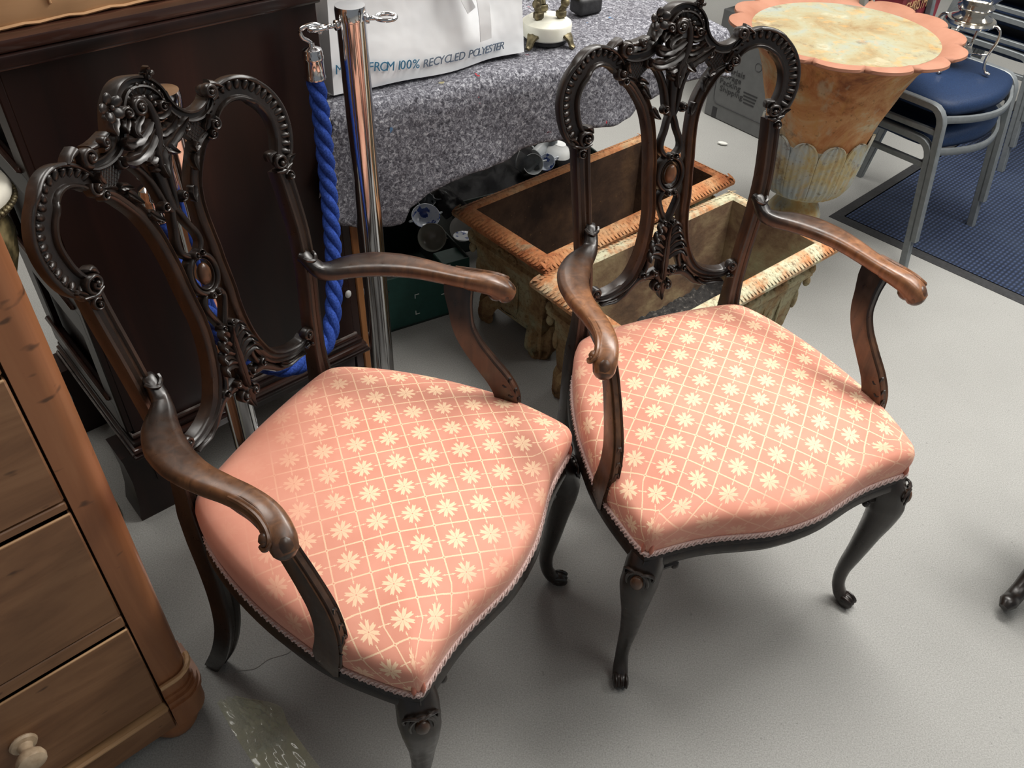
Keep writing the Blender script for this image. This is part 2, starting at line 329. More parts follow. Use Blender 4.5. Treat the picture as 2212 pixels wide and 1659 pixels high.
# ---------------------------------------------------------------- mesh helpers
def V(*a): return np.array(a, float)
def cat(P, n=6, closed=False):
    P = np.asarray(P, float)
    if closed: Q = np.vstack([P[-1], P, P[0], P[1]]); K = len(P)
    else: Q = np.vstack([2*P[0]-P[1], P, 2*P[-1]-P[-2]]); K = len(P)-1
    out = []
    for i in range(1, K+1):
        a, b, c, d = Q[i-1], Q[i], Q[i+1], Q[i+2]
        for t in np.arange(n)/n:
            out.append(.5*(2*b+(c-a)*t+(2*a-5*b+4*c-d)*t*t+(3*b-a-3*c+d)*t**3))
    if not closed: out.append(P[-1])
    return np.array(out)
def rs(vals, n):
    """resample a list of scalars to n samples"""
    return np.interp(np.linspace(0, 1, n), np.linspace(0, 1, len(vals)), vals)
class MB:
    def __init__(s): s.v = []; s.f = []; s.uv = None
    def add(s, vs, fs):
        o = len(s.v); s.v += [tuple(map(float, p)) for p in vs]; s.f += [tuple(i+o for i in q) for q in fs]; return o
    def grid(s, rows, closed_u=False, closed_v=False, cap0=False, cap1=False):
        nr = len(rows); nc = len(rows[0]); o = len(s.v)
        for r_ in rows: s.v += [tuple(map(float, p)) for p in r_]
        for i in range(nr if closed_v else nr-1):
            for j in range(nc if closed_u else nc-1):
                a = o+i*nc+j; b = o+i*nc+(j+1) % nc; i2 = (i+1) % nr
                s.f.append((a, b, o+i2*nc+(j+1) % nc, o+i2*nc+j))
        if cap0: s.f.append(tuple(o+j for j in reversed(range(nc))))
        if cap1: s.f.append(tuple(o+(nr-1)*nc+j for j in range(nc)))
        return s
    def sweep(s, P, U, prof, wv=1, hv=1, closed=False, caps=True):
        P = np.asarray(P, float); n = len(P)
        U = np.asarray(U, float)
        if U.ndim == 1: U = np.repeat(U[None], n, 0)
        T = np.roll(P, -1, 0)-np.roll(P, 1, 0) if closed else np.gradient(P, axis=0)
        T /= np.linalg.norm(T, axis=1)[:, None]+1e-12
        S = np.cross(T, U); S /= np.linalg.norm(S, axis=1)[:, None]+1e-12
        W = np.cross(S, T)
        wv = np.broadcast_to(wv, n); hv = np.broadcast_to(hv, n)
        rows = [[P[i]+S[i]*a*wv[i]+W[i]*b*hv[i] for a, b in prof] for i in range(n)]
        return s.grid(rows, closed_u=True, closed_v=closed, cap0=caps and not closed, cap1=caps and not closed)
    def tube(s, P, r, n=8, closed=False, up=(.31, .17, .93)):
        a = np.linspace(0, 2*math.pi, n, endpoint=False)
        return s.sweep(P, V(*up), [(math.cos(t), math.sin(t)) for t in a], r, r, closed)
    def lathe(s, prof, n=24, M4=None, cap=True, mod=None):
        rows = []
        for r_, z in prof:
            row = []
            for k in range(n):
                t = 2*math.pi*k/n; rr = r_*(mod(t, z) if mod else 1)
                row.append((rr*math.cos(t), rr*math.sin(t), z))
            rows.append(row)
        if M4 is not None: rows = [[tuple(M4 @ Vector(p)) for p in r_] for r_ in rows]
        return s.grid(rows, closed_u=True, cap0=cap and prof[0][0] > 1e-4, cap1=cap and prof[-1][0] > 1e-4)
    def ell(s, c, ax, n=10, m=6):
        """ellipsoid: centre c, three axis vectors"""
        A, B, Cc = [V(*q) for q in ax]; c = V(*c); rows = []
        for i in range(m+1):
            f = math.pi*i/m; rows.append([c+A*math.sin(f)*math.cos(2*math.pi*k/n)+B*math.sin(f)*math.sin(2*math.pi*k/n)-Cc*math.cos(f) for k in range(n)])
        return s.grid(rows, closed_u=True)
    def ball(s, c, rx, ry=None, rz=None, n=10, m=6):
        ry = ry or rx; rz = rz or rx
        return s.ell(c, ((rx, 0, 0), (0, ry, 0), (0, 0, rz)), n, m)
    def box(s, c, d, bev=0, M4=None, seg=1):
        bm = bmesh.new(); bmesh.ops.create_cube(bm, size=1)
        for v in bm.verts: v.co = Vector((v.co.x*d[0], v.co.y*d[1], v.co.z*d[2]))
        if bev: bmesh.ops.bevel(bm, geom=bm.edges[:], offset=bev, segments=seg, affect='EDGES', profile=.6)
        for v in bm.verts:
            v.co += Vector(c)
            if M4 is not None: v.co = M4 @ v.co
        bm.verts.index_update(); s.add([v.co for v in bm.verts], [[v.index for v in f.verts] for f in bm.faces]); bm.free(); return s
    def prism(s, pts, z0, z1, M4=None):
        """extrude a 2-D polygon (x, y) from z0 to z1"""
        n = len(pts); vs = [(x, y, z0) for x, y in pts]+[(x, y, z1) for x, y in pts]
        if M4 is not None: vs = [tuple(M4 @ Vector(p)) for p in vs]
        fs = [tuple(reversed(range(n))), tuple(range(n, 2*n))]+[(i, (i+1) % n, n+(i+1) % n, n+i) for i in range(n)]
        s.add(vs, fs); return s
def obj(name, mb, mat, parent=None, angle=38, wear=None):
    me = bpy.data.meshes.new(name); me.from_pydata(mb.v, [], mb.f)
    bm = bmesh.new(); bm.from_mesh(me); bmesh.ops.remove_doubles(bm, verts=bm.verts[:], dist=1e-6)
    if mb.uv is None: bmesh.ops.recalc_face_normals(bm, faces=bm.faces[:])
    bm.to_mesh(me); bm.free()
    me.materials.append(M[mat] if isinstance(mat, str) else mat)
    if angle is not None:
        me.shade_smooth()
        if angle < 180: me.set_sharp_from_angle(angle=R(angle))
    if wear is not None:
        at = me.attributes.new('wear', 'FLOAT', 'POINT')
        at.data.foreach_set('value', [float(wear(v.co)) for v in me.vertices])
    o = bpy.data.objects.new(name, me); COL.objects.link(o)
    if parent is not None: o.parent = parent
    return o
def tag(o, label=None, cat_=None, group=None, kind=None):
    if label: o['label'] = label
    if cat_: o['category'] = cat_
    if group: o['group'] = group
    if kind: o['kind'] = kind
    return o
def thing(name, loc, rz, label, cat_, group=None):
    o = bpy.data.objects.new(name, None); COL.objects.link(o); o.location = loc; o.rotation_euler = (0, 0, rz)
    o.empty_display_size = .05
    return tag(o, label, cat_, group)
def resize(o, k):
    """make a thing K times its drawn size about its own base"""
    for q in ([o] if o.type == 'MESH' else [])+list(o.children_recursive):
        for v in q.data.vertices: v.co *= k
    return o
def copytree(o, parent=None):
    c = o.copy(); COL.objects.link(c); c.parent = parent
    for ch in o.children: copytree(ch, c)
    return c
def text(name, body, size, mat, M4, parent, depth=.0006, italic=0, align='LEFT', font_scale=1):
    cu = bpy.data.curves.new(name, 'FONT'); cu.body = body; cu.size = size; cu.extrude = depth; cu.shear = italic; cu.align_x = align
    cu.resolution_u = 3
    o = bpy.data.objects.new(name, cu); COL.objects.link(o)
    dg = bpy.context.evaluated_depsgraph_get(); me = bpy.data.meshes.new_from_object(o.evaluated_get(dg))
    bpy.data.objects.remove(o); bpy.data.curves.remove(cu)
    for v in me.vertices: v.co = M4 @ Vector((v.co.x*font_scale, v.co.y, v.co.z))
    me.materials.clear(); me.materials.append(M[mat])
    o = bpy.data.objects.new(name, me); COL.objects.link(o); o.parent = parent
    return o
def place(x, y, z, rz=0, rx=0, ry=0):
    return Matrix.Translation((x, y, z)) @ Matrix.Rotation(rz, 4, 'Z') @ Matrix.Rotation(ry, 4, 'Y') @ Matrix.Rotation(rx, 4, 'X')
CIRC = lambda n: [(math.cos(2*math.pi*k/n), math.sin(2*math.pi*k/n)) for k in range(n)]
MOULD = [(-1, -1), (-1, .35), (-.88, .8), (-.62, .95), (-.42, .62), (0, .85), (.42, .62), (.62, .95), (.88, .8), (1, .35), (1, -1)]
ROUND = [(-1, -1), (-1, .1), (-.8, .6), (-.4, .92), (0, 1), (.4, .92), (.8, .6), (1, .1), (1, -1)]

# ---------------------------------------------------------------- setting
fl = MB(); fl.box((0.6, 2.2, -.05), (7, 8, .1)); tag(obj('floor', fl, 'floor', angle=None), kind='structure')
c_ = MB(); c_.box((0.6, 2.2, 3.10), (7, 8, .1)); tag(obj('ceiling', c_, 'ceiling', angle=None), kind='structure')
w1 = MB(); w1.box((0.6, 6.25, 1.52), (7, .1, 3.14)); tag(obj('wall_back', w1, 'wall', angle=None), kind='structure')
w2 = MB(); w2.box((-2.95, 2.2, 1.52), (.1, 8, 3.14)); tag(obj('wall_left', w2, 'wall_dark', angle=None), kind='structure')

# ---------------------------------------------------------------- carved armchairs
PZ = [.0, .20, .40, .485, .6, .77, .85, .924, 1.0, 1.1, 1.13]; PY = [.53, .47, .487, .494, .495, .502, .515, .535, .553, .58, .588]
BZ = [.5, .56, .7, .825, .95, 1.1]; BV = [.012, .015, .027, .037, .037, .030]
def ypost(z): return np.interp(z, PZ, PY)
def yb(x, z): return ypost(z)+np.interp(z, BZ, BV)*max(0, 1-(x/.2)**2)
def bsurf(x, z, lift=0.0):
    e = .004
    n = np.cross(V(0, yb(x, z+e)-yb(x, z-e), 2*e), V(2*e, yb(x+e, z)-yb(x-e, z), 0)); n /= np.linalg.norm(n)
    if n[1] > 0: n = -n
    return V(x, yb(x, z), z)+n*lift, n
def bstrip(mb, pts, hw, ht, lift=0., prof=ROUND, n=6, sx=1):
    """carved strip lying on the raked, bowed plane of the chair back"""
    P2 = cat(np.asarray(pts, float), n); K = len(P2); hw = rs(np.atleast_1d(hw), K); ht = rs(np.atleast_1d(ht), K); lf = rs(np.atleast_1d(lift), K)
    Q = [bsurf(sx*x, z, lf[i]-ht[i]) for i, (x, z) in enumerate(P2)]
    mb.sweep([q[0] for q in Q], [q[1] for q in Q], prof, hw, ht); return mb
def volute(mb, cx, cz, r, turns=1.4, start=0., sgn=1, lift=.004, w=.0042, sx=1, button=True):
    pts = []
    K = int(10*turns)+1
    for i in range(K):
        t = i/(K-1); rr = r*(1-.72*t); a = start+sgn*2*math.pi*turns*t
        pts.append((cx+rr*math.cos(a), cz+rr*math.sin(a)))
    bstrip(mb, pts, [w, w*.8, w*.5], [.008, .007, .006], [lift, lift+.004, lift+.006], n=2, sx=sx)
    if button:
        p, nn = bsurf(sx*cx, cz, lift+.003); mb.ball(p, r*.34, r*.34, r*.34, 8, 5)
    return mb
def leaf(mb, pts, w, lobes=3, lift=(0, .006), ht=.010, n=5, sx=1, curl=.004):
    P2 = cat(np.asarray(pts, float), n); K = len(P2); rows = []; Tn = np.gradient(P2, axis=0); Tn /= np.linalg.norm(Tn, axis=1)[:, None]+1e-9
    for i, (x, z) in enumerate(P2):
        t = i/(K-1)
        ww = w*(math.sin(math.pi*(.12+.86*t)**.85)**.8)*(1+.28*(abs(math.sin(lobes*math.pi*t))-.5))+.0006
        l = lift[0]+(lift[1]-lift[0])*t+curl*max(0, t-.7)/.3
        row = []
        for a, h in ((-1, -ht), (-1, -.001), (-.62, .0035), (-.25, .0022), (0, -.0005), (.25, .0022), (.62, .0035), (1, -.001), (1, -ht)):
            p, nn = bsurf(sx*(x-Tn[i][1]*a*ww), z+Tn[i][0]*a*ww, l+h); row.append(p)
        rows.append(row)
    mb.grid(rows, closed_u=True, cap0=True, cap1=True); return mb

HALF = [(0, -.034), (.05, -.031), (.1, -.020), (.14, -.010), (.18, -.003), (.22, .000), (.262, .001), (.281, .003), (.288, .03), (.293, .07), (.297, .12), (.296, .17),
        (.289, .22), (.278, .28), (.262, .34), (.243, .395), (.223, .44), (.204, .472), (.186, .49), (.15, .497), (.1, .501), (.05, .504), (0, .505)]
def plan(n_s=0):
    h = []
    for seg in (HALF[:8], HALF[7:]):
        c = cat(seg, 4); h += [tuple(p) for p in (c if not h else c[1:])]
    L_ = [(-x, y) for x, y in h[1:-1]][::-1]
    P = np.array(h+L_)           # counter-clockwise seen from above, starting at front centre
    return P
PLAN = plan()
def smooth_plan(P, k):
    P = P.copy()
    for _ in range(k): P = .5*P+.25*(np.roll(P, 1, 0)+np.roll(P, -1, 0))
    return P
def nrm2(P):
    T = np.roll(P, -1, 0)-np.roll(P, 1, 0); T /= np.linalg.norm(T, axis=1)[:, None]+1e-12
    return np.stack([T[:, 1], -T[:, 0]], 1)
def make_cushion(parent, mat, label):
    N2 = nrm2(PLAN); mb = MB(); rows = []; cen = V(0, .24)
    # (outset, inward scale, smoothing, height above rail front, height above rail back)
    prof = [(-.006, 1, 0, .412, .412), (-.002, 1, 0, .420, .420), (.002, 1, 1, .436, .440), (.0045, 1, 2, .456, .464), (.0045, 1, 4, .4710, .486),
            (.0025, .996, 7, .4815, .502), (-.003, .983, 10, .4885, .513), (-.008, .955, 15, .4930, .520), (-.010, .89, 22, .4985, .527), (-.01, .78, 30, .5060, .533),
            (-.01, .60, 36, .5155, .538), (-.01, .42, 36, .5235, .540), (-.01, .22, 36, .5275, .540), (-.01, .02, 36, .5290, .540)]
    pts2 = []
    for o, s, k, zf, zb in prof:
        P = smooth_plan(PLAN, k)+N2*o if k < 4 else smooth_plan(PLAN+N2*o, k)
        P = cen+(P-cen)*s
        rows.append([(x, y, zf+(zb-zf)*min(1, max(0, (y+.02)/.5))) for x, y in P])
    mb.grid(rows, closed_u=True, cap1=True)
    me = bpy.data.meshes.new('seat_cushion'); me.from_pydata(mb.v, [], mb.f); me.materials.append(M[mat]); me.shade_smooth()
    # drape the pattern: flat projection on top, arc length down the sides
    nc = len(PLAN); uvp = np.zeros((len(mb.v), 2)); top = 8
    A_ = np.array(mb.v)
    for i in range(len(rows)-1, -1, -1):
        for j in range(nc):
            q = i*nc+j
            if i >= top: uvp[q] = A_[q][:2]
            else:
                up_ = q+nc; d = np.linalg.norm(A_[q]-A_[up_]); uvp[q] = uvp[up_]+N2[j]*d
    ul = me.uv_layers.new(name='UVMap')
    for l in me.loops: ul.data[l.index].uv = uvp[l.vertex_index]
    o = bpy.data.objects.new('seat_cushion', me); COL.objects.link(o); o.parent = parent; o['label'] = label
    return o
def gimp(parent):
    P = PLAN+nrm2(PLAN)*.0035
    d = np.r_[0, np.cumsum(np.linalg.norm(np.roll(P, -1, 0)-P, axis=1))]
    n = int(d[-1]/.0145)*8; t = np.linspace(0, d[-1], n, endpoint=False)
    Pc = np.vstack([P, P[:1]]); x = np.interp(t, d, Pc[:, 0]); y = np.interp(t, d, Pc[:, 1])
    mb = MB(); NN = nrm2(np.stack([x, y], 1)); k = 2*math.pi/.0145
    for ph, off in ((0, .0008), (math.pi, -.0004)):
        z = .4228+.0050*np.sin(k*t+ph); o = off+.0012*np.cos(k*t+ph)
        mb.tube(np.stack([x+NN[:, 0]*o, y+NN[:, 1]*o, z], 1), .0018, 4, closed=True, up=(0, 0, 1))
    # backing tape
    tape = np.stack([P[:, 0], P[:, 1], np.full(len(P), .4225)], 1)
    mb.sweep(tape, V(0, 0, 1), [(-.0035, -.006), (.0002, -.005), (.0002, .005), (-.0035, .006)], 1, 1, closed=True)
    return obj('gimp_braid', mb, 'gimp', parent, 180)
def w_low(co): return .015
def carve(name, mb, parent, wear=None, angle=50): return obj(name, mb, 'carved', parent, angle, wear or w_low)
def carve_each(name, fns, parent, wear=None, angle=50):
    for fn in fns:
        mb = MB(); fn(mb); carve(name, mb, parent, wear, angle)
class Each:
    """collects shapes, one mesh object per shape"""
    def __init__(s): s.q = []
    def ball(s, *a, **k): s.q.append(lambda m: m.ball(*a, **k))
    def ell(s, *a, **k): s.q.append(lambda m: m.ell(*a, **k))
    def out(s, name, parent, wear=None): carve_each(name, s.q, parent, wear)
def sm(a, b, x): t = min(1, max(0, (x-a)/(b-a))); return t*t*(3-2*t)

def make_chair(loc, rz, label):
    r = thing('carved_armchair', loc, rz, label, 'armchair', None)
    # seat rail
    mb = MB(); P = np.stack([PLAN[:, 0], PLAN[:, 1], np.zeros(len(PLAN))], 1)
    mb.sweep(P, V(0, 0, 1), [(-.035, .416), (.004, .416), (.0065, .411), (.004, .405), (.007, .400), (.0085, .392), (.004, .385), (.002, .378), (-.002, .372), (-.035, .370)], 1, 1, closed=True)
    carve('seat_rail', mb, r, angle=30)
    gimp(r)
    for s in (-1, 1):
        for dx, dy in ((-.008, -.001), (.002, .009)):
            mb = MB(); bx, by = s*(.2815+dx), .0035+dy
            mb.tube(cat([(bx, by-.002, .420), (bx+s*.001, by-.0035, .434), (bx-s*.001, by-.001, .449), (bx-s*.006, by+.005, .462)], 4), rs([.0030, .0042, .0036, .0012], 13), 7); obj('corner_pleat', mb, 'salmon', r, 180)
    for s in (-1, 1):
        # front cabriole leg
        ax = V(s*.72, -.69, 0)
        pts = [(s*.258, .028, .405), (s*.268, .017, .375), (s*.2765, .010, .335), (s*.277, .0085, .295), (s*.2735, .0115, .24), (s*.270, .0165, .17), (s*.268, .0235, .10), (s*.2695, .0215, .055), (s*.274, .011, .026), (s*.280, -.003, .0145), (s*.284, -.012, .0145)]
        Pc = cat(pts, 5); K = len(Pc)
        wv = rs([.030, .034, .034, .029, .0225, .0175, .0140, .0130, .0150, .0155, .0110], K); hv = rs([.030, .035, .036, .030, .0235, .0185, .0145, .0135, .0140, .0125, .009], K)
        sq = [(math.copysign(abs(math.cos(t))**.72, math.cos(t)), math.copysign(abs(math.sin(t))**.72, math.sin(t))) for t in np.linspace(0, 2*math.pi, 16, endpoint=False)]
        mb = MB(); U = np.repeat(ax[None], K, 0); U[-12:] = V(0, 0, 1)*np.linspace(0, 1, 12)[:, None]+ax*np.linspace(1, 0, 12)[:, None]
        mb.sweep(Pc, U, sq, wv, hv); lg = carve('front_leg', mb, r)
        # knee carving: oval cabochon in a ring with a leaf below, scrolls beside it
        mb = MB(); sd = V(s*.69, .72, 0); up = V(0, 0, 1)
        kc = V(s*.2710, .0150, .364)+ax*.0370
        mb.ell(kc, (sd*.0125, up*.0175, ax*.009), 12, 8); b1 = carve('cabochon', mb, lg, lambda c: .35)
        mb = MB(); ring = [kc-ax*.002+sd*.0190*math.cos(t)+up*(.0245*math.sin(t)+.001) for t in np.linspace(0, 2*math.pi, 24, endpoint=False)]
        mb.tube(ring, .0032, 6, closed=True, up=tuple(ax))
        for q in (-1, 1):
            mb.tube(cat([kc+up*.024+sd*q*.004, kc+up*.025+sd*q*.016-ax*.004, kc+up*.018+sd*q*.027-ax*.009, kc+up*.008+sd*q*.026-ax*.008], 5), .003, 6, up=tuple(ax))
            mb.tube(cat([kc-up*.022+sd*q*.006, kc-up*.035+sd*q*.004-ax*.002, kc-up*.050-ax*.004], 5), .0026, 6, up=tuple(ax))
        carve('knee_carving', mb, lg)['kind'] = 'stuff'
        # lobed scroll foot
        fd = V(s*.36, -.933, 0); ld = V(.933, s*.36, 0); fc = V(s*.2805, -.0045, .0150)
        mb = MB(); mb.ell(fc, (ld*.0175, fd*.0185, V(0, 0, .0148)), 14, 8)
        for q in (-.0105, 0, .0105): mb.ell(fc+ld*q+fd*.0035+V(0, 0, .0008), (ld*.0058, fd*.0190, V(0, 0, .0152)), 9, 7)
        carve('scroll_toe', mb, lg)
        for q, ddx, ddy in ((0, -s*.055, -.002), (1, s*.006, .06)):
            mb = MB()
            c0 = V(s*.268+ddx*.4, .014+ddy*.4, .366); c1 = V(s*.268+ddx, .006+ddy, .372)
            mb.tube(cat([c0-V(0, 0, .018), (c0+c1)/2-V(0, 0, .010), c1-V(0, 0, .006), c1-V(0, 0, .014)], 4), .0065, 6)
            mb.ball(c1-V(0, 0, .012), .0085)
            carve('leg_bracket', mb, r)
        # rear post: raked hind leg running up into the back
        zs = [0, .08, .16, .24, .32, .40, .46, .50, .56, .64, .72, .80, .88, .915]
        xs = [.228, .224, .218, .211, .202, .193, .187, .1845, .1835, .187, .195, .2015, .2045, .2045]
        ys = [.528, .490, .466, .458, .466, .482, .492, .495, .496, .497, .500, .508, .525, .533]
        Pc = cat([(s*x, y+.012, z) for x, y, z in zip(xs, ys, zs)], 4); K = len(Pc)
        wv = rs([.0155, .017, .0175, .019, .020, .021, .0205, .018, .0155, .0150, .0150, .0152, .0155, .0155], K); hv = rs([.0155, .017, .0175, .019, .020, .020, .019, .016, .0135, .013, .013, .013, .013, .013], K)
        mb = MB(); mb.sweep(Pc, V(0, -1, 0), [(-1, -1), (-1, .7), (-.85, 1), (-.55, 1), (-.38, .72), (0, .9), (.38, .72), (.55, 1), (.85, 1), (1, .7), (1, -1)], wv, hv)
        carve('rear_post', mb, r, lambda c: .02+.20*sm(.50, .62, c[2])*sm(.93, .75, c[2]), angle=35)
        # crest hoop (shepherd's crook) with gadrooned hollow
        hp = [(.2055, .925), (.222, .944), (.2325, .970), (.233, .998), (.2235, .022+1.0), (.207, 1.041), (.186, 1.0545), (.164, 1.0580), (.144, 1.0525), (.129, 1.0425), (.119, 1.030), (.114, 1.0225)]
        if s < 0: hp = [(x-.0045*sm(.93, .98, z)*sm(.17, .21, x), z) for x, z in hp]
        HPROF = [(-1, -1), (-1, .6), (-.92, .92), (-.76, 1), (-.62, .80), (-.55, .25), (.52, .25), (.60, .72), (.72, .95), (.88, .9), (1, .5), (1, -1)]
        if s < 0: HP = [(-a, b) for a, b in HPROF][::-1]
        else: HP = HPROF
        # outer moulding is on the convex side of the hoop
        mb = MB(); bstrip(mb, hp, [.0165, .0195, .0205, .0205, .0205, .020, .0195, .0185, .017, .015, .0125, .009], .0100, .002, [(-a, b) for a, b in HP][::-1], 5, s)
        hoop = carve('crest_hoop', mb, r)
        C2 = cat(hp, 10); dd = np.r_[0, np.cumsum(np.linalg.norm(np.diff(C2, axis=0), axis=1))]; nt_ = 19; mb = MB()
        for k in range(nt_):
            q = dd[-1]*(.045+.88*k/(nt_-1)); x = np.interp(q, dd, C2[:, 0]); z = np.interp(q, dd, C2[:, 1])
            x2 = np.interp(q+.002, dd, C2[:, 0]); z2 = np.interp(q+.002, dd, C2[:, 1]); t_ = V(x2-x, z2-z); t_ /= np.linalg.norm(t_)+1e-9
            nn = V(t_[1], -t_[0])            # outward (convex side)
            sc = 1 if k < nt_-4 else .75
            p, nv = bsurf(s*(x+nn[0]*.0035*sc), z+nn[1]*.0035*sc, -.0070)
            p1, _ = bsurf(s*(x+nn[0]*.0115*sc), z+nn[1]*.0115*sc, -.0045)
            A1 = (p1-p)*1.30+nv*.0022; B1 = np.cross(nv, A1); B1 = B1/np.linalg.norm(B1)*.0060*sc
            mb.ell(p, (A1*1.0, B1, nv*.0066), 8, 6)
            pt, nv = bsurf(s*(x+nn[0]*.0105*sc), z+nn[1]*.0105*sc, -.0035)
            tx, _ = bsurf(s*(x+nn[0]*.0105*sc+t_[0]*.0045), z+nn[1]*.0105*sc+t_[1]*.0045, -.0035); dv = tx-pt
            mb.ell(pt, (dv*1.25, np.cross(nv, dv)*.42, nv*.0050), 8, 5)
        carve('gadrooned_edge', mb, hoop)['kind'] = 'stuff'
        # carved knot where hoop meets post
        mb = MB()
        volute(mb, .199, .930, .013, 1.3, R(-60), 1, .007, .0042, s)
        volute(mb, .2085, .9045, .0085, 1.2, R(140), -1, .006, .0032, s)
        bstrip(mb, [(.188, .918), (.203, .915), (.222, .920)], [.003, .006, .003], .009, .006, sx=s)
        bstrip(mb, [(.185, .936), (.188, .945), (.199, .949)], [.003, .006, .002], .009, .006, sx=s)
        leaf(mb, [(.214, .915), (.222, .926), (.231, .932)], .006, 2, (0, .004), sx=s)
        carve('hoop_knot', mb, hoop)
        mb = MB(); volute(mb, .1175, 1.0205, .0098, 1.3, R(60), -1, .005, .0036, s); volute(mb, .1085, 1.0085, .0080, 1.2, R(200), 1, .003, .003, s)
        leaf(mb, [(.100, 1.018), (.106, 1.027), (.109, 1.039)], .006, 2, sx=s)
        carve('hoop_scroll', mb, hoop)
        # outer splat member sweeping from crest to shoe scroll
        st = [(.104, 1.010), (.087, 1.000), (.0715, .980), (.0580, .957), (.0495, .933), (.0445, .905), (.0420, .870), (.0410, .835), (.0400, .790), (.0385, .750), (.0400, .715), (.0460, .675), (.0560, .643), (.0720, .614), (.0960, .595), (.1230, .5865), (.1470, .5875), (.1600, .597)]
        mb = MB(); bstrip(mb, st, [.008, .0115, .0115, .0110, .0108, .0105, .0105, .0105, .0105, .0105, .0110, .0120, .0130, .0130, .0125, .0115, .0095, .007], .0125, 0, MOULD, 5, s)
        sp_ = carve('splat_side', mb, r, lambda c: .03+.24*sm(1.0, .85, c[2])*sm(.58, .7, c[2]), angle=45)
        mb = MB(); volute(mb, .1600, .6060, .0115, 1.4, R(-80), 1, .004, .0050, s); p, nv = bsurf(s*.160, .606, -.006); mb.ell(p, ((.011, 0, 0), (0, .013, 0), (0, 0, .011)), 12, 8)
        bstrip(mb, [(.158, .574), (.168, .577), (.174, .585)], [.005, .004, .003], .008, -.002, sx=s); mb.ball(bsurf(s*.170, .578, -.002)[0], .0055)
        carve('shoe_scroll', mb, sp_)
        for q, w_, lb, lf in (([(.070, .992), (.0635, .984), (.0575, .970)], .0065, 3, (.0, .004)), ([(.080, 1.003), (.073, 1.002), (.065, .997)], .006, 2, (.002, .006)), ([(.046, .950), (.040, .940), (.033, .930)], .0065, 3, (0, .003)), ([(.088, .583), (.106, .571), (.128, .571), (.146, .573)], .006, 4, (-.004, -.002))):
            mb = MB(); leaf(mb, q, w_, lb, lf, sx=s); carve('splat_leaf', mb, sp_)
    # pierced centre splat
    mb = MB(); bstrip(mb, [(0, 1.02), (.001, .985), (0, .955), (.0, .932)], [.012, .009, .008, .009], .010, .001)
    for s in (-1, 1): bstrip(mb, [(.064, 1.033), (.051, 1.029), (.036, 1.018), (.0240, .998), (.0160, .975), (.0105, .945), (.004, .930)], [.0055, .0065, .0060, .0055, .0055, .0055, .005], .010, 0, sx=s)
    spl = carve('splat_fork', mb, r, lambda c: .03)
    mb = MB()
    for s in (-1, 1): bstrip(mb, [(.001, .938), (.0075, .922), (.0125, .905), (.0200, .886), (.0205, .871), (.0110, .859), (.001, .855)], .0052, .009, 0, sx=s)
    carve('splat_loop', mb, spl)
    mb = MB()
    for s in (-1, 1): bstrip(mb, [(.0, .792), (.014, .788), (.0210, .775), (.0165, .757), (.0090, .738), (.0010, .718)], .0052, .009, 0, sx=s)
    carve('splat_loop', mb, spl)
    mb = MB(); bstrip(mb, [(0, .728), (0, .68), (0, .64), (0, .60), (0, .57), (0, .556)], [.004, .007, .009, .014, .009, .003], .010, 0)
    bstrip(mb, [(-.05, .602), (-.025, .607), (0, .610), (.025, .607), (.05, .602)], [.008, .010, .012, .010, .008], .009, -.004)
    for s in (-1, 1):
        bstrip(mb, [(.018, .602), (.035, .606), (.052, .603), (.068, .590), (.084, .574), (.106, .564)], [.006, .009, .010, .009, .007, .004], .009, -.004, sx=s)
        bstrip(mb, [(.020, .664), (.034, .655), (.0360, .638), (.0430, .622), (.056, .615)], [.003, .0045, .0050, .0055, .004], .009, .001, sx=s)
    carve('splat_base', mb, spl)
    mb = MB(); a = [(.0265*math.cos(t), .823+.0325*math.sin(t)) for t in np.linspace(R(90), R(450), 25)]; bstrip(mb, a, .0052, .010, .002, n=2)
    a = [(.0195*math.cos(t), .823+.0255*math.sin(t)) for t in np.linspace(R(90), R(450), 25)]; bstrip(mb, a, .0022, .008, -.002, n=2)
    volute(mb, -.006, .8575, .006, 1.1, 0, 1, .006, .0025); volute(mb, .006, .8575, .006, 1.1, math.pi, -1, .006, .0025); volute(mb, -.006, .789, .006, 1.1, 0, -1, .006, .0025); volute(mb, .006, .789, .006, 1.1, math.pi, 1, .006, .0025)
    carve('oval_ring', mb, spl)
    mb = MB(); p, nv = bsurf(0, .823, -.003); mb.ell(p, ((.0125, 0, 0), (0, .010, 0), (0, 0, .0200)), 14, 10); carve('oval_boss', mb, spl, lambda c: .75)
    for s in (-1, 1):
        for q in ([(0, .692), (.010, .713), (.019, .721), (.025, .714)], [(0, .676), (.014, .697), (.025, .702), (.031, .693)], [(0, .660), (.018, .679), (.033, .683), (.039, .673)], [(0, .645), (.018, .659), (.036, .663), (.043, .652)]):
            mb = MB(); leaf(mb, q, .0085, 4, (.002, .012), sx=s); carve('acanthus_leaf', mb, spl)
        for q in ((.0125, .583, .0100, 1.3, R(90), -1, .004, .0035), (.010, .728, .0060, 1.1, R(-90), 1, .005, .0028), (.020, .618, .0075, 1.1, R(160), 1, .005, .003), (.019, .9460, .0078, 1.2, R(-120), 1, .006, .003), (.048, .617, .008, 1.1, 0, 1, .003, .0028)):
            mb = MB(); volute(mb, *q, sx=s); carve('splat_scroll', mb, spl)
    mb = MB(); leaf(mb, [(0, .60), (0, .64), (0, .69), (0, .728)], .008, 5, (.004, .008)); carve('acanthus_leaf', mb, spl)
    mb = MB(); leaf(mb, [(0, .59), (0, .572), (0, .553)], .010, 3, (.000, .002)); carve('acanthus_leaf', mb, spl)
    # crest rail: rococo shell, swan-neck scrolls, leaves and flower
    mb = MB()
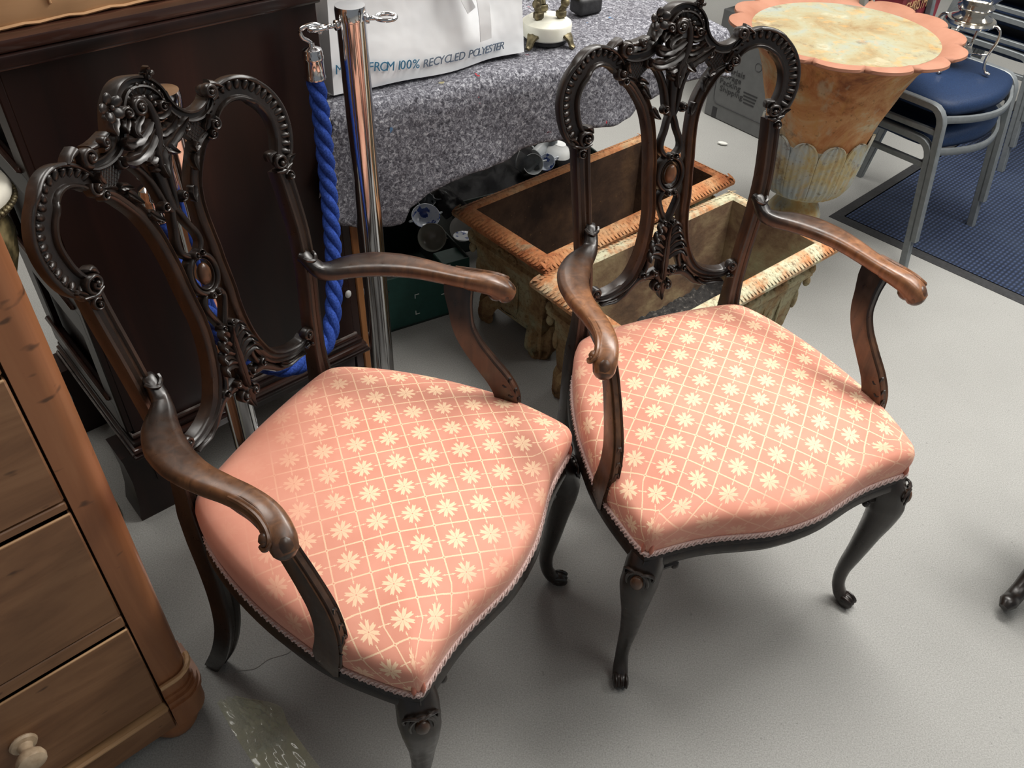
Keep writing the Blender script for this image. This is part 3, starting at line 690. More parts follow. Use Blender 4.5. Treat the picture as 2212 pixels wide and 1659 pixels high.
    HB = [(-1, -1), (-1, .7), (-.8, 1), (-.5, .95), (-.35, .55), (.35, .55), (.5, .95), (.8, 1), (1, .7), (1, -1)]
    bstrip(mb, [(-.116, 1.052), (-.100, 1.046), (-.080, 1.044), (-.060, 1.048), (-.044, 1.060), (-.034, 1.078), (-.022, 1.097), (-.004, 1.1115), (.017, 1.1140), (.037, 1.107), (.0500, 1.092), (.0545, 1.075)],
           [.006, .0085, .0095, .0100, .0105, .0110, .0110, .0100, .0095, .0090, .0080, .0070], .0160, .006, HB)
    bstrip(mb, [(.0545, 1.088), (.0560, 1.072), (.0650, 1.056), (.0810, 1.044), (.1000, 1.0415), (.1180, 1.049), (.1265, 1.060)], [.006, .008, .0090, .0090, .0090, .0080, .006], .0155, .006, HB)
    crest = carve('crest_rail', mb, r, lambda c: .02)
    for q, wd in (((-.109, 1.0600, .0115, 1.4, R(-100), -1, .010, .0050), 1), ((.1265, 1.0660, .0110, 1.4, R(-90), 1, .010, .0050), 1), ((-.078, 1.0660, .0085, 1.2, R(-120), 1, .012, .0045), 0), ((.003, 1.0830, .0115, 1.5, R(0), 1, .012, .0046), 0), ((-.020, 1.0840, .0080, 1.3, R(180), -1, .012, .0035), 0),
              ((.066, 1.034, .0075, 1.2, R(100), -1, .008, .0032), 0), ((-.060, 1.030, .0080, 1.2, R(80), 1, .008, .0034), 0), ((.040, 1.072, .0070, 1.2, R(20), 1, .012, .003), 0), ((.0035, 1.000, .0075, 1.2, R(0), 1, .006, .0034), 0)):
        mb = MB(); volute(mb, *q)
        if wd: p, nv = bsurf(q[0], q[1], -.006); mb.ell(p, ((.0105, 0, 0), (0, .018, 0), (0, 0, .0105)), 10, 6)
        carve('crest_scroll', mb, crest, lambda c: .03)
    for q, w_, h_, l_ in (([(-.012, 1.073), (-.004, 1.090), (.010, 1.0945), (.021, 1.085), (.0245, 1.067), (.0215, 1.046), (.012, 1.026), (.004, 1.010), (.002, .990)], [.003, .0045, .0055, .0060, .0070, .0080, .0075, .0060, .004], .012, .010),
                          ([(-.060, 1.072), (-.082, 1.066), (-.100, 1.068)], [.004, .006, .004], .012, .008), ([(-.119, 1.074), (-.132, 1.071), (-.143, 1.066)], [.007, .005, .002], .010, .006), ([(.133, 1.076), (.143, 1.073), (.152, 1.066)], [.006, .004, .002], .010, .006)):
        mb = MB(); bstrip(mb, q, w_, h_, l_); carve('crest_spray', mb, crest, lambda c: .03)
    for q, ww, lb in (([(.018, 1.046), (-.004, 1.031), (-.030, 1.025), (-.055, 1.030), (-.064, 1.039)], .0105, 4), ([(.016, 1.060), (-.004, 1.050), (-.026, 1.046), (-.044, 1.052), (-.046, 1.060)], .0095, 4), ([(.006, 1.072), (-.010, 1.066), (-.020, 1.058), (-.022, 1.050)], .0075, 3),
                      ([(.004, 1.006), (.018, 1.016), (.038, 1.026), (.058, 1.038), (.068, 1.048)], .0100, 4), ([(.020, 1.040), (.032, 1.040), (.044, 1.046), (.050, 1.056)], .0085, 3), ([(.026, 1.064), (.038, 1.062), (.047, 1.068), (.046, 1.076)], .0075, 3),
                      ([(.016, 1.034), (.010, 1.018), (.003, 1.000), (-.003, .984)], .0105, 4), ([(.020, 1.030), (.024, 1.018), (.032, 1.008)], .0085, 3), ([(.004, 1.020), (-.010, 1.014), (-.026, 1.016)], .0080, 3), ([(.002, 1.0), (-.012, 1.002), (-.022, 1.010)], .0060, 2),
                      ([(-.036, 1.092), (-.047, 1.082), (-.060, 1.068)], .0110, 3), ([(.036, 1.112), (.040, 1.121), (.036, 1.130)], .0065, 2), ([(-.020, 1.078), (-.030, 1.070), (-.040, 1.064)], .0065, 2)):
        mb = MB(); leaf(mb, q, ww, lb, (.004, .013)); carve('crest_leaf', mb, crest)
    # shell: fluted fan under the dome
    mb = MB(); rows = []
    for i in range(7):
        t = i/6; rr = .0125+.019*t; row = []
        for k in range(46):
            th = R(200)-R(215)*k/45; fl_ = math.cos(k/45*math.pi*2*8)*.5+.5
            p, nv = bsurf(.019+rr*1.05*math.cos(th), 1.080+rr*math.sin(th)*1.0, -.004+.006*fl_*t+.004*t); row.append(p)
        rows.append(row)
    mb.grid(rows)
    for k in range(9):
        th = R(200)-R(215)*(k+.5)/9; p, nv = bsurf(.019+.0305*math.cos(th), 1.080+.0300*math.sin(th), .003); mb.ball(p, .0036, n=8, m=5)
    for th in (150, 95, 40, -5): p, nv = bsurf(.019+.0125*math.cos(R(th)), 1.080+.0125*math.sin(R(th)), .006); mb.ball(p, .0045, n=8, m=5)
    carve('crest_shell', mb, crest)['kind'] = 'stuff'
    # flower on the left shoulder
    mb = MB(); fc, nv = bsurf(-.048, 1.101, .014); uu = V(1, 0, 0); vv = np.cross(nv, uu); vv /= np.linalg.norm(vv)
    for k in range(5):
        a_ = 2*math.pi*k/5+.35; d_ = uu*math.cos(a_)+vv*math.sin(a_); e_ = -uu*math.sin(a_)+vv*math.cos(a_)
        mb.ell(fc+d_*.0115+nv*.002, (d_*.0094+nv*.003, e_*.0080, nv*.0042), 9, 6)
    mb.ell(fc+nv*.004, (uu*.0042, vv*.0042, nv*.0042), 8, 6); carve('crest_flower', mb, crest)
    p2, nv2 = bsurf(.043, 1.117, .006); mb = MB()
    for k in range(3):
        a_ = 2*math.pi*k/3; d_ = V(1, 0, 0)*math.cos(a_)+V(0, .2, 1)*math.sin(a_); mb.ell(p2+d_*.0045, (d_*.005, np.cross(nv2, d_)*.004, nv2*.003), 7, 5)
    mb.ball(p2+nv2*.003, .003); carve('crest_bud', mb, crest)
    # cross-hatched ground panels
    for poly in ([(-.112, 1.049), (-.090, 1.040), (-.066, 1.040), (-.056, 1.032), (-.060, 1.020), (-.080, 1.006), (-.094, 1.010), (-.108, 1.026)], [(.066, 1.046), (.084, 1.036), (.108, 1.037), (.119, 1.044), (.112, 1.028), (.094, 1.008), (.078, 1.006), (.066, 1.022)]):
        mb = MB(); n_ = len(poly); pts = [bsurf(x, z, -.003)[0] for x, z in poly]+[bsurf(x, z, -.022)[0] for x, z in poly]
        mb.add(pts, [tuple(range(n_)), tuple(reversed(range(n_, 2*n_)))]+[(i, (i+1) % n_, n_+(i+1) % n_, n_+i) for i in range(n_)])
        def inside(x, z):
            c = False
            for i in range(n_):
                (x1, z1), (x2, z2) = poly[i], poly[i-1]
                if (z1 > z) != (z2 > z) and x < (x2-x1)*(z-z1)/(z2-z1)+x1: c = not c
            return c
        for sg in (-1, 1):
            for k in range(-14, 15):
                run = []
                for t in np.linspace(-.08, .08, 60):
                    x = np.mean([q[0] for q in poly])+k*.0058+t*.75; z = np.mean([q[1] for q in poly])+sg*t
                    if inside(x, z): run.append(bsurf(x, z, -.003)[0])
                if len(run) > 3: mb.tube(run[::max(1, len(run)//5)], .0009, 4)
        carve('hatched_panel', mb, crest)
    # arms
    for s in (-1, 1):
        pts = [(.1870, .512, .772), (.1885, .503, .770), (.192, .490, .757), (.1985, .478, .7475), (.215, .4635, .7435), (.238, .444, .744), (.262, .412, .7455), (.279, .370, .747), (.2865, .325, .7495), (.288, .280, .7525), (.290, .240, .755), (.297, .206, .756), (.306, .186, .753), (.314, .172, .745), (.319, .163, .732)]
        Pc = cat([(s*x, y, z) for x, y, z in pts], 5); K = len(Pc)
        wv = rs([.0115, .0120, .0130, .0150, .0205, .0270, .0300, .0275, .0225, .0190, .0180, .0190, .0205, .0205, .0165], K)
        hv = rs([.0090, .0100, .0120, .0140, .0135, .0130, .0130, .0130, .0130, .0130, .0135, .0150, .0165, .0180, .0170], K)
        APROF = [(-1, -.2), (-.98, .35), (-.85, .8), (-.5, .97), (0, 1.02), (.5, .97), (.85, .8), (.98, .35), (1, -.2), (.86, -.75), (.5, -1), (0, -1.05), (-.5, -1), (-.86, -.75)]
        Pc2 = Pc-V(0, 0, 1)*hv[:, None]; U = np.repeat(V(0, 0, 1)[None], K, 0)
        U[:12] = V(0, -.55, .83); U[-10:] = V(s*.25, -.5, .83)
        mb = MB(); mb.sweep(Pc2, U, APROF, wv, hv)
        def aw(c): return sm(.42, .24, c[1])*.95+.28*sm(.48, .40, c[1])
        arm = carve('armrest', mb, r, aw, angle=60)
        mb = MB()
        mb.ell((s*.3165, .168, .722), (V(s*.0190, .004, 0), V(-s*.004, .0185, 0), V(0, 0, .0215)), 14, 10)
        mb.ell((s*.309, .182, .722), (V(s*.017, 0, 0), V(0, .018, 0), V(0, 0, .018)), 12, 8)
        carve('arm_knuckle', mb, arm, lambda c: .45, angle=60)
        # scroll groove and eye on the outer top edge
        mb = MB()
        for q, rr in ((0, .0032), (.0085, .0026)):
            mb.tube(cat([(s*(.304-q), .262, .7505), (s*(.307-q), .236, .753), (s*(.313-q), .209, .7535), (s*(.322-q*.8), .188, .750), (s*(.331-q*.5), .176, .743), (s*(.338-q*.2), .174, .736), (s*.3400, .180, .732), (s*.3365, .187, .731)], 5), rr, 6)
        mb.ball((s*.3335, .181, .736), .0058); mb.ball((s*.327, .184, .737), .011, .011, .010)
        carve('arm_scroll', mb, arm, lambda c: .8)
        mb = MB(); mb.tube(cat([(s*.1765, .497, .767), (s*.1800, .489, .763), (s*.1900, .484, .760), (s*.1990, .489, .763), (s*.2020, .497, .767)], 4), .0035, 6); carve('arm_joint', mb, arm)
        pts = [(.288, .246, .730), (.283, .243, .715), (.275, .236, .690), (.2685, .226, .655), (.2690, .208, .620), (.2745, .182, .583), (.282, .156, .545), (.289, .143, .508), (.293, .143, .470), (.294, .150, .435), (.292, .152, .395)]
        Pc = cat([(s*x, y, z) for x, y, z in pts], 5); K = len(Pc)
        wv = rs([.0150, .0140, .0125, .0120, .0120, .0125, .0130, .0130, .0125, .0115, .0110], K); hv = rs([.024, .0240, .0200, .0180, .0178, .0190, .0210, .0230, .0250, .0265, .0200], K)
        mb = MB(); mb.sweep(Pc, V(s*.15, -1, .25), [(-1, -1), (-1, .6), (-.8, .95), (-.5, .8), (-.3, .98), (.3, .98), (.5, .8), (.8, .95), (1, .6), (1, -1), (.5, -.9), (0, -1.0), (-.5, -.9)], wv, hv)
        sup = carve('arm_support', mb, r, lambda c: .35*sm(.70, .62, c[2]), angle=45)
        mb = MB()
        for k, z in enumerate((.545, .520, .498, .478)):
            x = np.interp(z, [.435, .47, .51, .548], [.294, .293, .289, .282]); y = np.interp(z, [.435, .47, .51, .548], [.150, .143, .143, .157])-np.interp(z, [.435, .47, .51, .548], [.027, .025, .021, .0185])
            for q in (-1, 1): mb.tube(cat([(s*x+q*.001, y-.001, z+.010), (s*x+q*.005, y-.001, z), (s*x+q*.010, y+.003, z-.006), (s*x+q*.0115, y+.008, z-.002)], 4), .0022, 5)
        carve('support_leaf', mb, sup)['kind'] = 'stuff'
    return r
CH_A = make_chair((.00217, .87387, 0), R(65.4466), 'left carved walnut armchair, its salmon damask seat faded, beside the dark cabinet')
make_cushion(CH_A, 'damask_a', 'salmon damask seat, pattern faded away towards the rear')
CH_B = copytree([o for o in [CH_A]][0])
for o in list(CH_B.children):
    if o.name.startswith('seat_cushion'): bpy.data.objects.remove(o)
CH_B.location = (.50437, 1.00100, 0); CH_B.rotation_euler = (0, 0, R(22.8199))
CH_B['label'] = 'right carved walnut armchair with crisp salmon damask seat, before the rusty planters'
make_cushion(CH_B, 'damask_b', 'salmon damask seat with gold trellis and star flowers')
for o in (CH_A, CH_B): o['group'] = 'pair of carved armchairs'
for o in CH_A.children_recursive: o.color = (.55, 1, 1, 1)     # this chair kept more of its dark finish
for o in CH_B.children_recursive: o.color = (1.25, 1, 1, 1)
# ---------------------------------------------------------------- pine chest of drawers (left edge)
def chest():
    r = thing('chest_of_drawers', (-.5547, .7712, 0), R(44), 'waxed pine chest of drawers with bun feet, at the left edge of the picture', 'chest of drawers')
    Wd, D, H0, H1 = .92, .46, .07, 1.22
    # carcass with rounded front corner upright
    mb = MB(); mb.box((-Wd/2, .012+D/2, (H0+H1)/2), (Wd-.02, D-.03, H1-H0-.01)); obj('carcass', mb, 'pine_dark', r, None)
    def upright(x0, x1, rr, z0, z1, grow=0):
        pts = [(x0, .02)] + [(x0, -grow)]
        for k in range(7):
            a = R(-90+90*k/6); pts.append((x1-rr+(rr+grow)*math.cos(a), rr+(rr+grow)*math.sin(a)))
        pts += [(x1+grow, .10), (x0, .10)]
        return pts
    mb = MB(); mb.prism(upright(-.0585, 0, .032, 0, 0), .20, H1-.02); obj('corner_upright', mb, 'pine_stile', r, 40)
    mb = MB()
    for z0, z1, g in ((.066, .125, .010), (.125, .137, .016), (.137, .150, .012), (.150, .160, .006), (.190, .200, .004), (.160, .190, .002)): mb.prism(upright(-.0585, 0, .032, 0, 0, g), z0, z1)
    ob = obj('corner_block', mb, 'pine_stile', r, 40)
    mb = MB()
    P = [(x, y, .1985) for x, y in upright(-.0585, 0, .032, 0, 0, .006)[1:-2]]
    mb.tube(P, .0055, 6); obj('corner_bead', mb, 'pine_edge', r)
    mb = MB(); mb.box((-Wd+.03, .05, (H1+.066)/2), (.06, .1, H1-.07), .004); obj('corner_upright', mb, 'pine_stile', r, 40)
    mb = MB(); mb.box((-.008, .1+(D-.1)/2, .66), (.016, D-.1, 1.1)); obj('side_panel', mb, 'pine_stile', r, None)
    mb = MB(); mb.box((-Wd/2, D/2, H1+.01), (Wd+.05, D+.05, .025), .008); obj('chest_top', mb, 'pine', r, 40)
    # plinth
    mb = MB(); mb.box((-Wd/2-.02, .006, .100), (Wd-.08, .026, .068), .003); obj('plinth', mb, 'pine', r, 40)
    mb = MB(); mb.box((-Wd/2-.02, .001, .1385), (Wd-.08, .030, .011), .004); obj('plinth_moulding', mb, 'pine_edge', r, 40)
    # drawers and the rails between them
    zs = [(.152, .393), (.426, .681), (.702, .926), (.949, 1.18)]
    for z0, z1 in zs:
        x0, x1 = -Wd+.064, -.062
        mb = MB(); mb.box(((x0+x1)/2, .008, (z0+z1)/2), (x1-x0, .022, z1-z0-.004), .003)
        dr = obj('drawer', mb, 'pine', r, 40)
        mb = MB(); mb.box(((x0+x1)/2, .0085, z1-.005), (x1-x0-.003, .0225, .006), .0015); obj('drawer_edge', mb, 'pine_edge', dr, 40)  # pale strip painted for light on the drawer's top lip
        for x in (-.262, -Wd+.2):
            zz = (z0+z1)/2+.006; mb = MB()
            mb.lathe([(.0, .0), (.019, .0), (.021, .004), (.019, .008), (.012, .010), (.010, .018), (.012, .024), (.020, .030), (.0225, .037), (.021, .044), (.012, .049), (.0, .0505)], 20, place(x, -.002, zz, 0, R(90)))
            obj('drawer_knob', mb, 'knob', dr, 40)
    for a, b in zip(zs[:-1], zs[1:]):
        mb = MB(); mb.box((-Wd/2-.001, .010, (a[1]+b[0])/2), (Wd-.122, .02, b[0]-a[1]-.006), .002); obj('drawer_rail', mb, 'pine', r, 40)
    for x, y in ((-.052, .047), (-.052, D-.06), (-Wd+.06, .047), (-Wd+.06, D-.06)):
        mb = MB(); mb.lathe([(.030, 0), (.040, .006), (.047, .022), (.0475, .040), (.042, .056), (.036, .066)], 20, place(x, y, 0)); obj('bun_foot', mb, 'pine_stile', r, 40)
    return r
chest()

# ---------------------------------------------------------------- dark mahogany cabinet
CAB = (-.864, 1.257, 0); CR = R(42.95)
def cabinet():
    r = thing('mahogany_cabinet', CAB, CR, 'dark polished mahogany cabinet standing behind the left armchair, brown cardboard on top', 'cabinet')
    x0, x1, D = .046, .622, .44
    mb = MB(); mb.box(((x0+x1)/2, .012+D/2, .66), (x1-x0-.02, D-.02, .86)); obj('carcass', mb, 'mahogany', r, None)
    mb = MB(); mb.box(((x0+x1)/2, .006, .655), (x1-x0, .014, .83), .003); obj('front_panel', mb, 'mahogany', r, 40)
    # top with moulded edge
    for z, p, h, m_ in ((1.098, .010, .020, 'mahogany_moulding'), (1.078, .016, .018, 'mahogany'), (1.064, .006, .008, 'mahogany_moulding')):
        mb = MB(); mb.box(((x0+x1)/2, D/2-p/2, z), (x1-x0+p*2, D+p*2, h), .004, seg=2); obj('top_moulding', mb, m_, r, 40)
    # base moulding: three light reeds on front and side
    for z, p, h, m_ in ((.248, .006, .010, 'mahogany_moulding'), (.236, .012, .012, 'mahogany'), (.222, .018, .014, 'mahogany_moulding'), (.209, .022, .010, 'mahogany')):
        mb = MB(); mb.box(((x0+x1)/2, D/2-p/2, z), (x1-x0+2*p, D+2*p, h), .004, seg=2); obj('base_moulding', mb, m_, r, 40)
    for z, q in ((.2535, .004), (.2155, .021)):
        mb = MB(); mb.tube([(x0-q, D, z), (x0-q, -q, z), (x1+q, -q, z)], .0032, 6, up=(0, 0, 1)); obj('moulding_bead', mb, 'moulding_edge', r, 60)
    # side frame: rails, stiles and a sunk panel
    mb = MB()
    for z0, z1 in ((.255, .33), (.49, .575), (.80, .87), (1.0, 1.058)): mb.box((x0-.004, .012+D/2, (z0+z1)/2), (.016, D-.02, z1-z0), .004)
    for y in (.035, D-.035): mb.box((x0-.004, y, .66), (.0155, .07, .80), .003)
    fr = obj('side_frame', mb, 'mahogany', r, 40); fr['kind'] = 'stuff'
    for z in (.578, .874, .334):
        mb = MB(); mb.box((x0-.014, .012+D/2, z), (.012, D-.06, .010), .004); obj('side_moulding', mb, 'mahogany_moulding', r, 40)
    # apron with drop brackets, and splayed block feet
    pts = [(.06, .205), (.06, .10), (.085, .105), (.10, .135), (.115, .155), (.15, .165), (.16, .150), (.17, .166), (.33, .170), (.49, .166), (.50, .150), (.51, .165), (.545, .155), (.565, .11), (.585, .095), (.605, .09), (.612, .205)]
    mb = MB(); mb.prism(pts, 0, .018, place(0, .010, 0, 0, R(90))); obj('apron', mb, 'mahogany', r, 35)
    for x, sx in ((.045, 1), (.600, -1)):
        for y in (.035 if sx > 0 else .075, D-.03):
            mb = MB(); rows = []
            for z, a, g in ((.0, .044, .006), (.01, .045, .006), (.06, .040, .002), (.12, .038, .0), (.19, .040, .002), (.206, .042, .003)):
                cx = x-sx*g; rows.append([(cx-a, y-a, z), (cx+a, y-a, z), (cx+a, y+a, z), (cx-a, y+a, z)])
            mb.grid(rows, closed_u=True, cap0=True, cap1=True); obj('block_foot', mb, 'mahogany', r, 40)
    # raw pale edge at the right end
    mb = MB(); mb.box((.6335, .020, .45), (.0225, .030, .70), .002); obj('back_board', mb, 'mahogany', r, 40)
    mb = MB(); mb.box((.655, .018, .45), (.020, .030, .70), .003); obj('edge_strip', mb, 'raw_edge', r, 40)
    mb = MB(); mb.ball((x1-.008, -.006, .38), .009, .005, .011); obj('key_escutcheon', mb, 'china', r)
    return r
cabinet()
def cardboard():
    r = thing('cardboard_box', CAB, CR, 'flattened brown cardboard box lying on top of the dark cabinet', 'box')
    mb = MB(); n = 26; rows = []
    for z in (0, 1):
        for side in ((0,) if z == 0 else (0,)): pass
    fr = [(.02+.60*k/n, .028+.0012*math.sin(k*1.3)) for k in range(n+1)]
    rows = []
    for zz, off in ((1.1095, .0), (1.118, -.004), (1.16, .0), (1.20, .002), (1.235, .004)):
        rows.append([(x, y+off+(random.uniform(-.003, .003) if zz < 1.12 else 0), zz+(.004*math.sin(k*.9) if zz < 1.112 and False else 0)) for k, (x, y) in enumerate(fr)])
    back = [[(x, .40, zz) for x, y in fr] for zz in (1.235, 1.1095)]
    mb.grid(rows+back, closed_v=True)
    nn = n+1; tot = len(rows)+2
    mb.f.append(tuple(i*nn for i in range(tot))); mb.f.append(tuple(i*nn+n for i in reversed(range(tot))))
    obj('box_body', mb, 'brown_card', r, 40)
    mb = MB(); mb.box((.16, .023, 1.18), (.004, .004, .09), .001); mb2 = obj('box_seam', mb, 'brown_card', r, None)
    mb = MB(); mb.sweep([(x, y-.005, 1.1125+.0015*math.sin(k*2.1)) for k, (x, y) in enumerate(fr)], V(0, 0, 1), CIRC(6), .0035, .003); obj('torn_edge', mb, 'brown_card', r, 60)
    return r
cardboard()

# ---------------------------------------------------------------- cream topped pedestal between chest and cabinet
def pedestal():
    r = thing('marble_topped_pedestal', (-.975, 1.235, 0), 0, 'white marble topped gilt pedestal half hidden behind the pine chest', 'pedestal')
    mb = MB(); mb.lathe([(.0, .862), (.088, .862), (.098, .866), (.100, .874), (.096, .886), (.080, .894), (.045, .899), (.0, .900)], 36); obj('marble_top', mb, 'marble', r, 50)
    mb = MB()
    for k in range(72): a = 2*math.pi*k/72; mb.ball((.0995*math.cos(a), .0995*math.sin(a), .859), .0052, n=6, m=4)
    mb.lathe([(.090, .846), (.098, .850), (.098, .862), (.090, .864)], 48, cap=False); g = obj('beaded_rim', mb, 'brass', r, 50); g['kind'] = 'stuff'
    mb = MB(); mb.lathe([(.02, .0), (.060, .0), (.060, .02), (.03, .04), (.022, .12), (.022, .5), (.030, .60), (.050, .68), (.072, .75), (.080, .80), (.078, .84), (.085, .852)], 30, mod=lambda t, z: 1+.05*math.sin(8*t+z*30)*(1 if z > .55 else .2)); obj('carved_column', mb, 'gilt_dark', r, 50)
    for o in r.children:
        for v in o.data.vertices: v.co.x *= 1.1; v.co.y *= 1.1; v.co.z *= .985
pedestal()

# ---------------------------------------------------------------- rope barrier: two chrome posts and a blue rope
POST1 = (-.3305, 1.6165); POST2 = (-.5595, 1.2455)
def post(name, xy, label, rings, dz=0, br=.13):
    r = thing(name, (xy[0], xy[1], 0), 0, label, 'barrier post', 'chrome rope posts')
    mb = MB(); mb.lathe([(.0, .026), (.03, .026), (.0282, .030), (.0282, 1.030+dz), (.0286, 1.031+dz)], 36); obj('tube', mb, 'chrome', r, 40)
    mb = MB(); mb.lathe([(.0286, 1.030+dz), (.0294, 1.033+dz), (.0294, 1.050+dz), (.0280, 1.056+dz), (.0, 1.058+dz)], 36); obj('cap', mb, 'chrome', r, 40)
    mb = MB(); mb.lathe([(.0, 0), (br, 0), (br, .008), (br-.012, .018), (.05, .026), (.03, .030)], 48); obj('base_disc', mb, 'chrome', r, 40)
    for az, z in rings:
        d = V(math.cos(az), math.sin(az), 0); p = V(-math.sin(az), math.cos(az), 0)
        mb = MB(); mb.tube([d*.026+V(0, 0, z), d*.033+V(0, 0, z)], .0095, 12); mb.tube([d*.03+V(0, 0, z), d*.048+V(0, 0, z)], .0048, 8)
        c = d*.066+V(0, 0, z); mb.tube([c+d*.019*math.cos(t)+(p*.35+V(0, 0, .0))*.019*math.sin(t)*1.9+V(0, 0, .35)*.006*math.sin(t) for t in np.linspace(0, 2*math.pi, 24, endpoint=False)], .0044, 8, closed=True)
        obj('eye_hook', mb, 'chrome', r, 180)
    return r
AZ1 = math.atan2(-.55, -.84)
post('barrier_post', POST1, 'tall chrome barrier post with the blue rope hooked on, between the two armchairs', [(AZ1, 1.046), (math.atan2(.35, 1), 1.052)], .022, .11)
post('barrier_post', POST2, 'chrome barrier post standing directly behind the left armchair back', [(math.atan2(-.9, -.25), .985)], .003)
def rope():
    d = V(math.cos(AZ1), math.sin(AZ1), 0)
    A0 = V(POST1[0], POST1[1], 0)+d*.083
    pth = [V(A0[0], A0[1], .963), (-.396, 1.565, .88), (-.395, 1.555, .81), (-.394, 1.545, .75), (-.390, 1.512, .66), (-.386, 1.470, .575), (-.388, 1.415, .500), (-.400, 1.366, .464), (-.447, 1.299, .462), (-.490, 1.258, .500), (-.527, 1.212, .575), (-.556, 1.185, .70), (-.572, 1.172, .80), (-.582, 1.172, .885)]
    r = thing('barrier_rope', (0, 0, 0), 0, 'thick twisted royal blue barrier rope drooping between the chrome posts', 'rope')
    C_ = cat(pth, 14); T = np.gradient(C_, axis=0); ds = np.linalg.norm(T, axis=1); T /= ds[:, None]; Ls = np.cumsum(ds)
    # parallel frame
    nv = np.cross(T[0], V(0, 1, 0)); fr = []
    for t in T: nv = nv-t*(nv@t); nv /= np.linalg.norm(nv); fr.append((nv.copy(), np.cross(t, nv)))
    fine = 4
    idx = np.linspace(0, len(C_)-1, len(C_)*fine)
    def ip(A): return np.stack([np.interp(idx, np.arange(len(C_)), np.array(A)[:, k]) for k in range(3)], 1)
    Cf = ip(C_); n1 = ip([f[0] for f in fr]); n2 = ip([f[1] for f in fr]); Lf = np.interp(idx, np.arange(len(C_)), Ls)
    for k in range(3):
        ph = 2*math.pi*k/3-2*math.pi*Lf/.105
        P = Cf+n1*(np.cos(ph)*.0085)[:, None]+n2*(np.sin(ph)*.0085)[:, None]
        mb = MB(); mb.tube(P, .0102, 9); obj('rope_strand', mb, 'rope', r, 180)
    for end, tv, hook in ((V(*pth[0]), V(0, 0, 1), A0+V(0, 0, 1.046)), (V(*pth[-1]), V(0, -.0, 1), V(POST2[0]-.022, POST2[1]-.080, .985))):
        mb = MB(); M4 = place(end[0], end[1], end[2]-.008)
        mb.lathe([(.0, .0), (.0195, .0), (.0205, .003), (.0195, .006), (.0190, .008), (.0190, .036), (.0202, .038), (.0202, .043), (.0190, .045), (.0192, .050), (.0180, .056), (.012, .059), (.006, .061), (.0055, .068), (.0, .068)], 24, M4)
        obj('ferrule', mb, 'chrome', r, 40)
        t0 = end+V(0, 0, .058); mb = MB()
        dd_ = d if hook[0] > -.5 else V(-.2, -.9, 0)
        mb.tube(cat([t0, t0+V(0, 0, .006)+dd_*.006, t0+V(0, 0, .014)+dd_*.016, t0+V(0, 0, .028)+dd_*.016, hook+V(0, 0, .008)-dd_*.008, hook+V(0, 0, .002)-dd_*.022, hook-dd_*.018-V(0, 0, .010)], 6), .0042, 8)
        obj('snap_hook', mb, 'chrome', r, 180)
rope()

# ---------------------------------------------------------------- felt covered table
TBL = (-.3943, 1.6635, 0); TR = R(32.5)
def table():
    r = thing('trestle_table', TBL, TR, 'folding table under the grey recycled felt blanket', 'table')
    mb = MB(); mb.box((.545, .350, .823), (1.07, .64, .026), .006); obj('tabletop', mb, 'mahogany', r, 40)
    for x in (.12, 1.00):
        for y in (.50, .64): mb = MB(); mb.tube([(x, y, 0), (x, y, .82)], .016, 10, up=(1, 0, 0)); obj('leg', mb, 'steel', r)
table()
def blanket():
    hem = [(-.075, .55), (-.06, .56), (-.033, .465), (.05, .415), (.11, .415), (.155, .412), (.175, .455), (.244, .49), (.34, .515), (.41, .52), (.485, .517), (.53, .54), (.60, .552), (.67, .54), (.72, .568), (.84, .557), (.89, .565), (.915, .59), (1.0, .612), (1.08, .632), (1.27, .626), (1.345, .66), (1.40, .66)]
    us = np.linspace(-.07, 1.245, 140); hx = [q[0] for q in hem]; hz = [q[1] for q in hem]
    rng = np.random.RandomState(3); rows = []
    for u in us:
        z1 = np.interp(u, hx, hz)+.0012*math.sin(u*90)+.002*math.sin(u*37+1); row = []
        for v in np.linspace(.80, .035, 26): row.append((u, v, .7475+.0035*math.sin(u*17+v*9)+.003*math.sin(v*23-u*11)))
        for k in range(1, 7):
            a = R(90)*k/6; row.append((u, .035-.035*math.sin(a)*1.0, .7125+.035*math.cos(a)+.0035*math.sin(u*17)*(1-k/6)))
        top = .7125
        for k in range(1, 17):
            t = k/16; z = top+(z1-top)*t; wv = (.010*math.sin(u*13+.6)+.006*math.sin(u*29))*t
            row.append((u, -.004-.012*t*t+wv*t, z))
        fl_ = .062*max(0, 1-(u+.07)/.16); nr_ = len(row)
        row = [(x+fl_*(1-max(0, (q-31)/(nr_-32))**1.0), y, z) for q, (x, y, z) in enumerate(row)]
        rows.append(row)
    nb = [[(x, y+(.004 if z < .72 else 0), z-.004) for x, y, z in r_] for r_ in rows]
    mb = MB(); mb.grid(rows); mb.grid(nb)
    a, nc, nr = 0, len(rows[0]), len(rows); o = nr*nc
    for i in range(nr-1): mb.f.append((i*nc+nc-1, (i+1)*nc+nc-1, o+(i+1)*nc+nc-1, o+i*nc+nc-1))
    for j in range(nc-1): mb.f.append((j, j+1, o+j+1, o+j)); mb.f.append(((nr-1)*nc+j, (nr-1)*nc+j+1, o+(nr-1)*nc+j+1, o+(nr-1)*nc+j))
    ob = obj('felt_blanket', mb, 'felt', None, 180); resize(ob, .882); ob.location = (TBL[0], TBL[1], .1888); ob.rotation_euler = (0, 0, TR)
    tag(ob, 'grey flecked recycled felt blanket draped over the table and hanging down its front', 'blanket')
blanket()
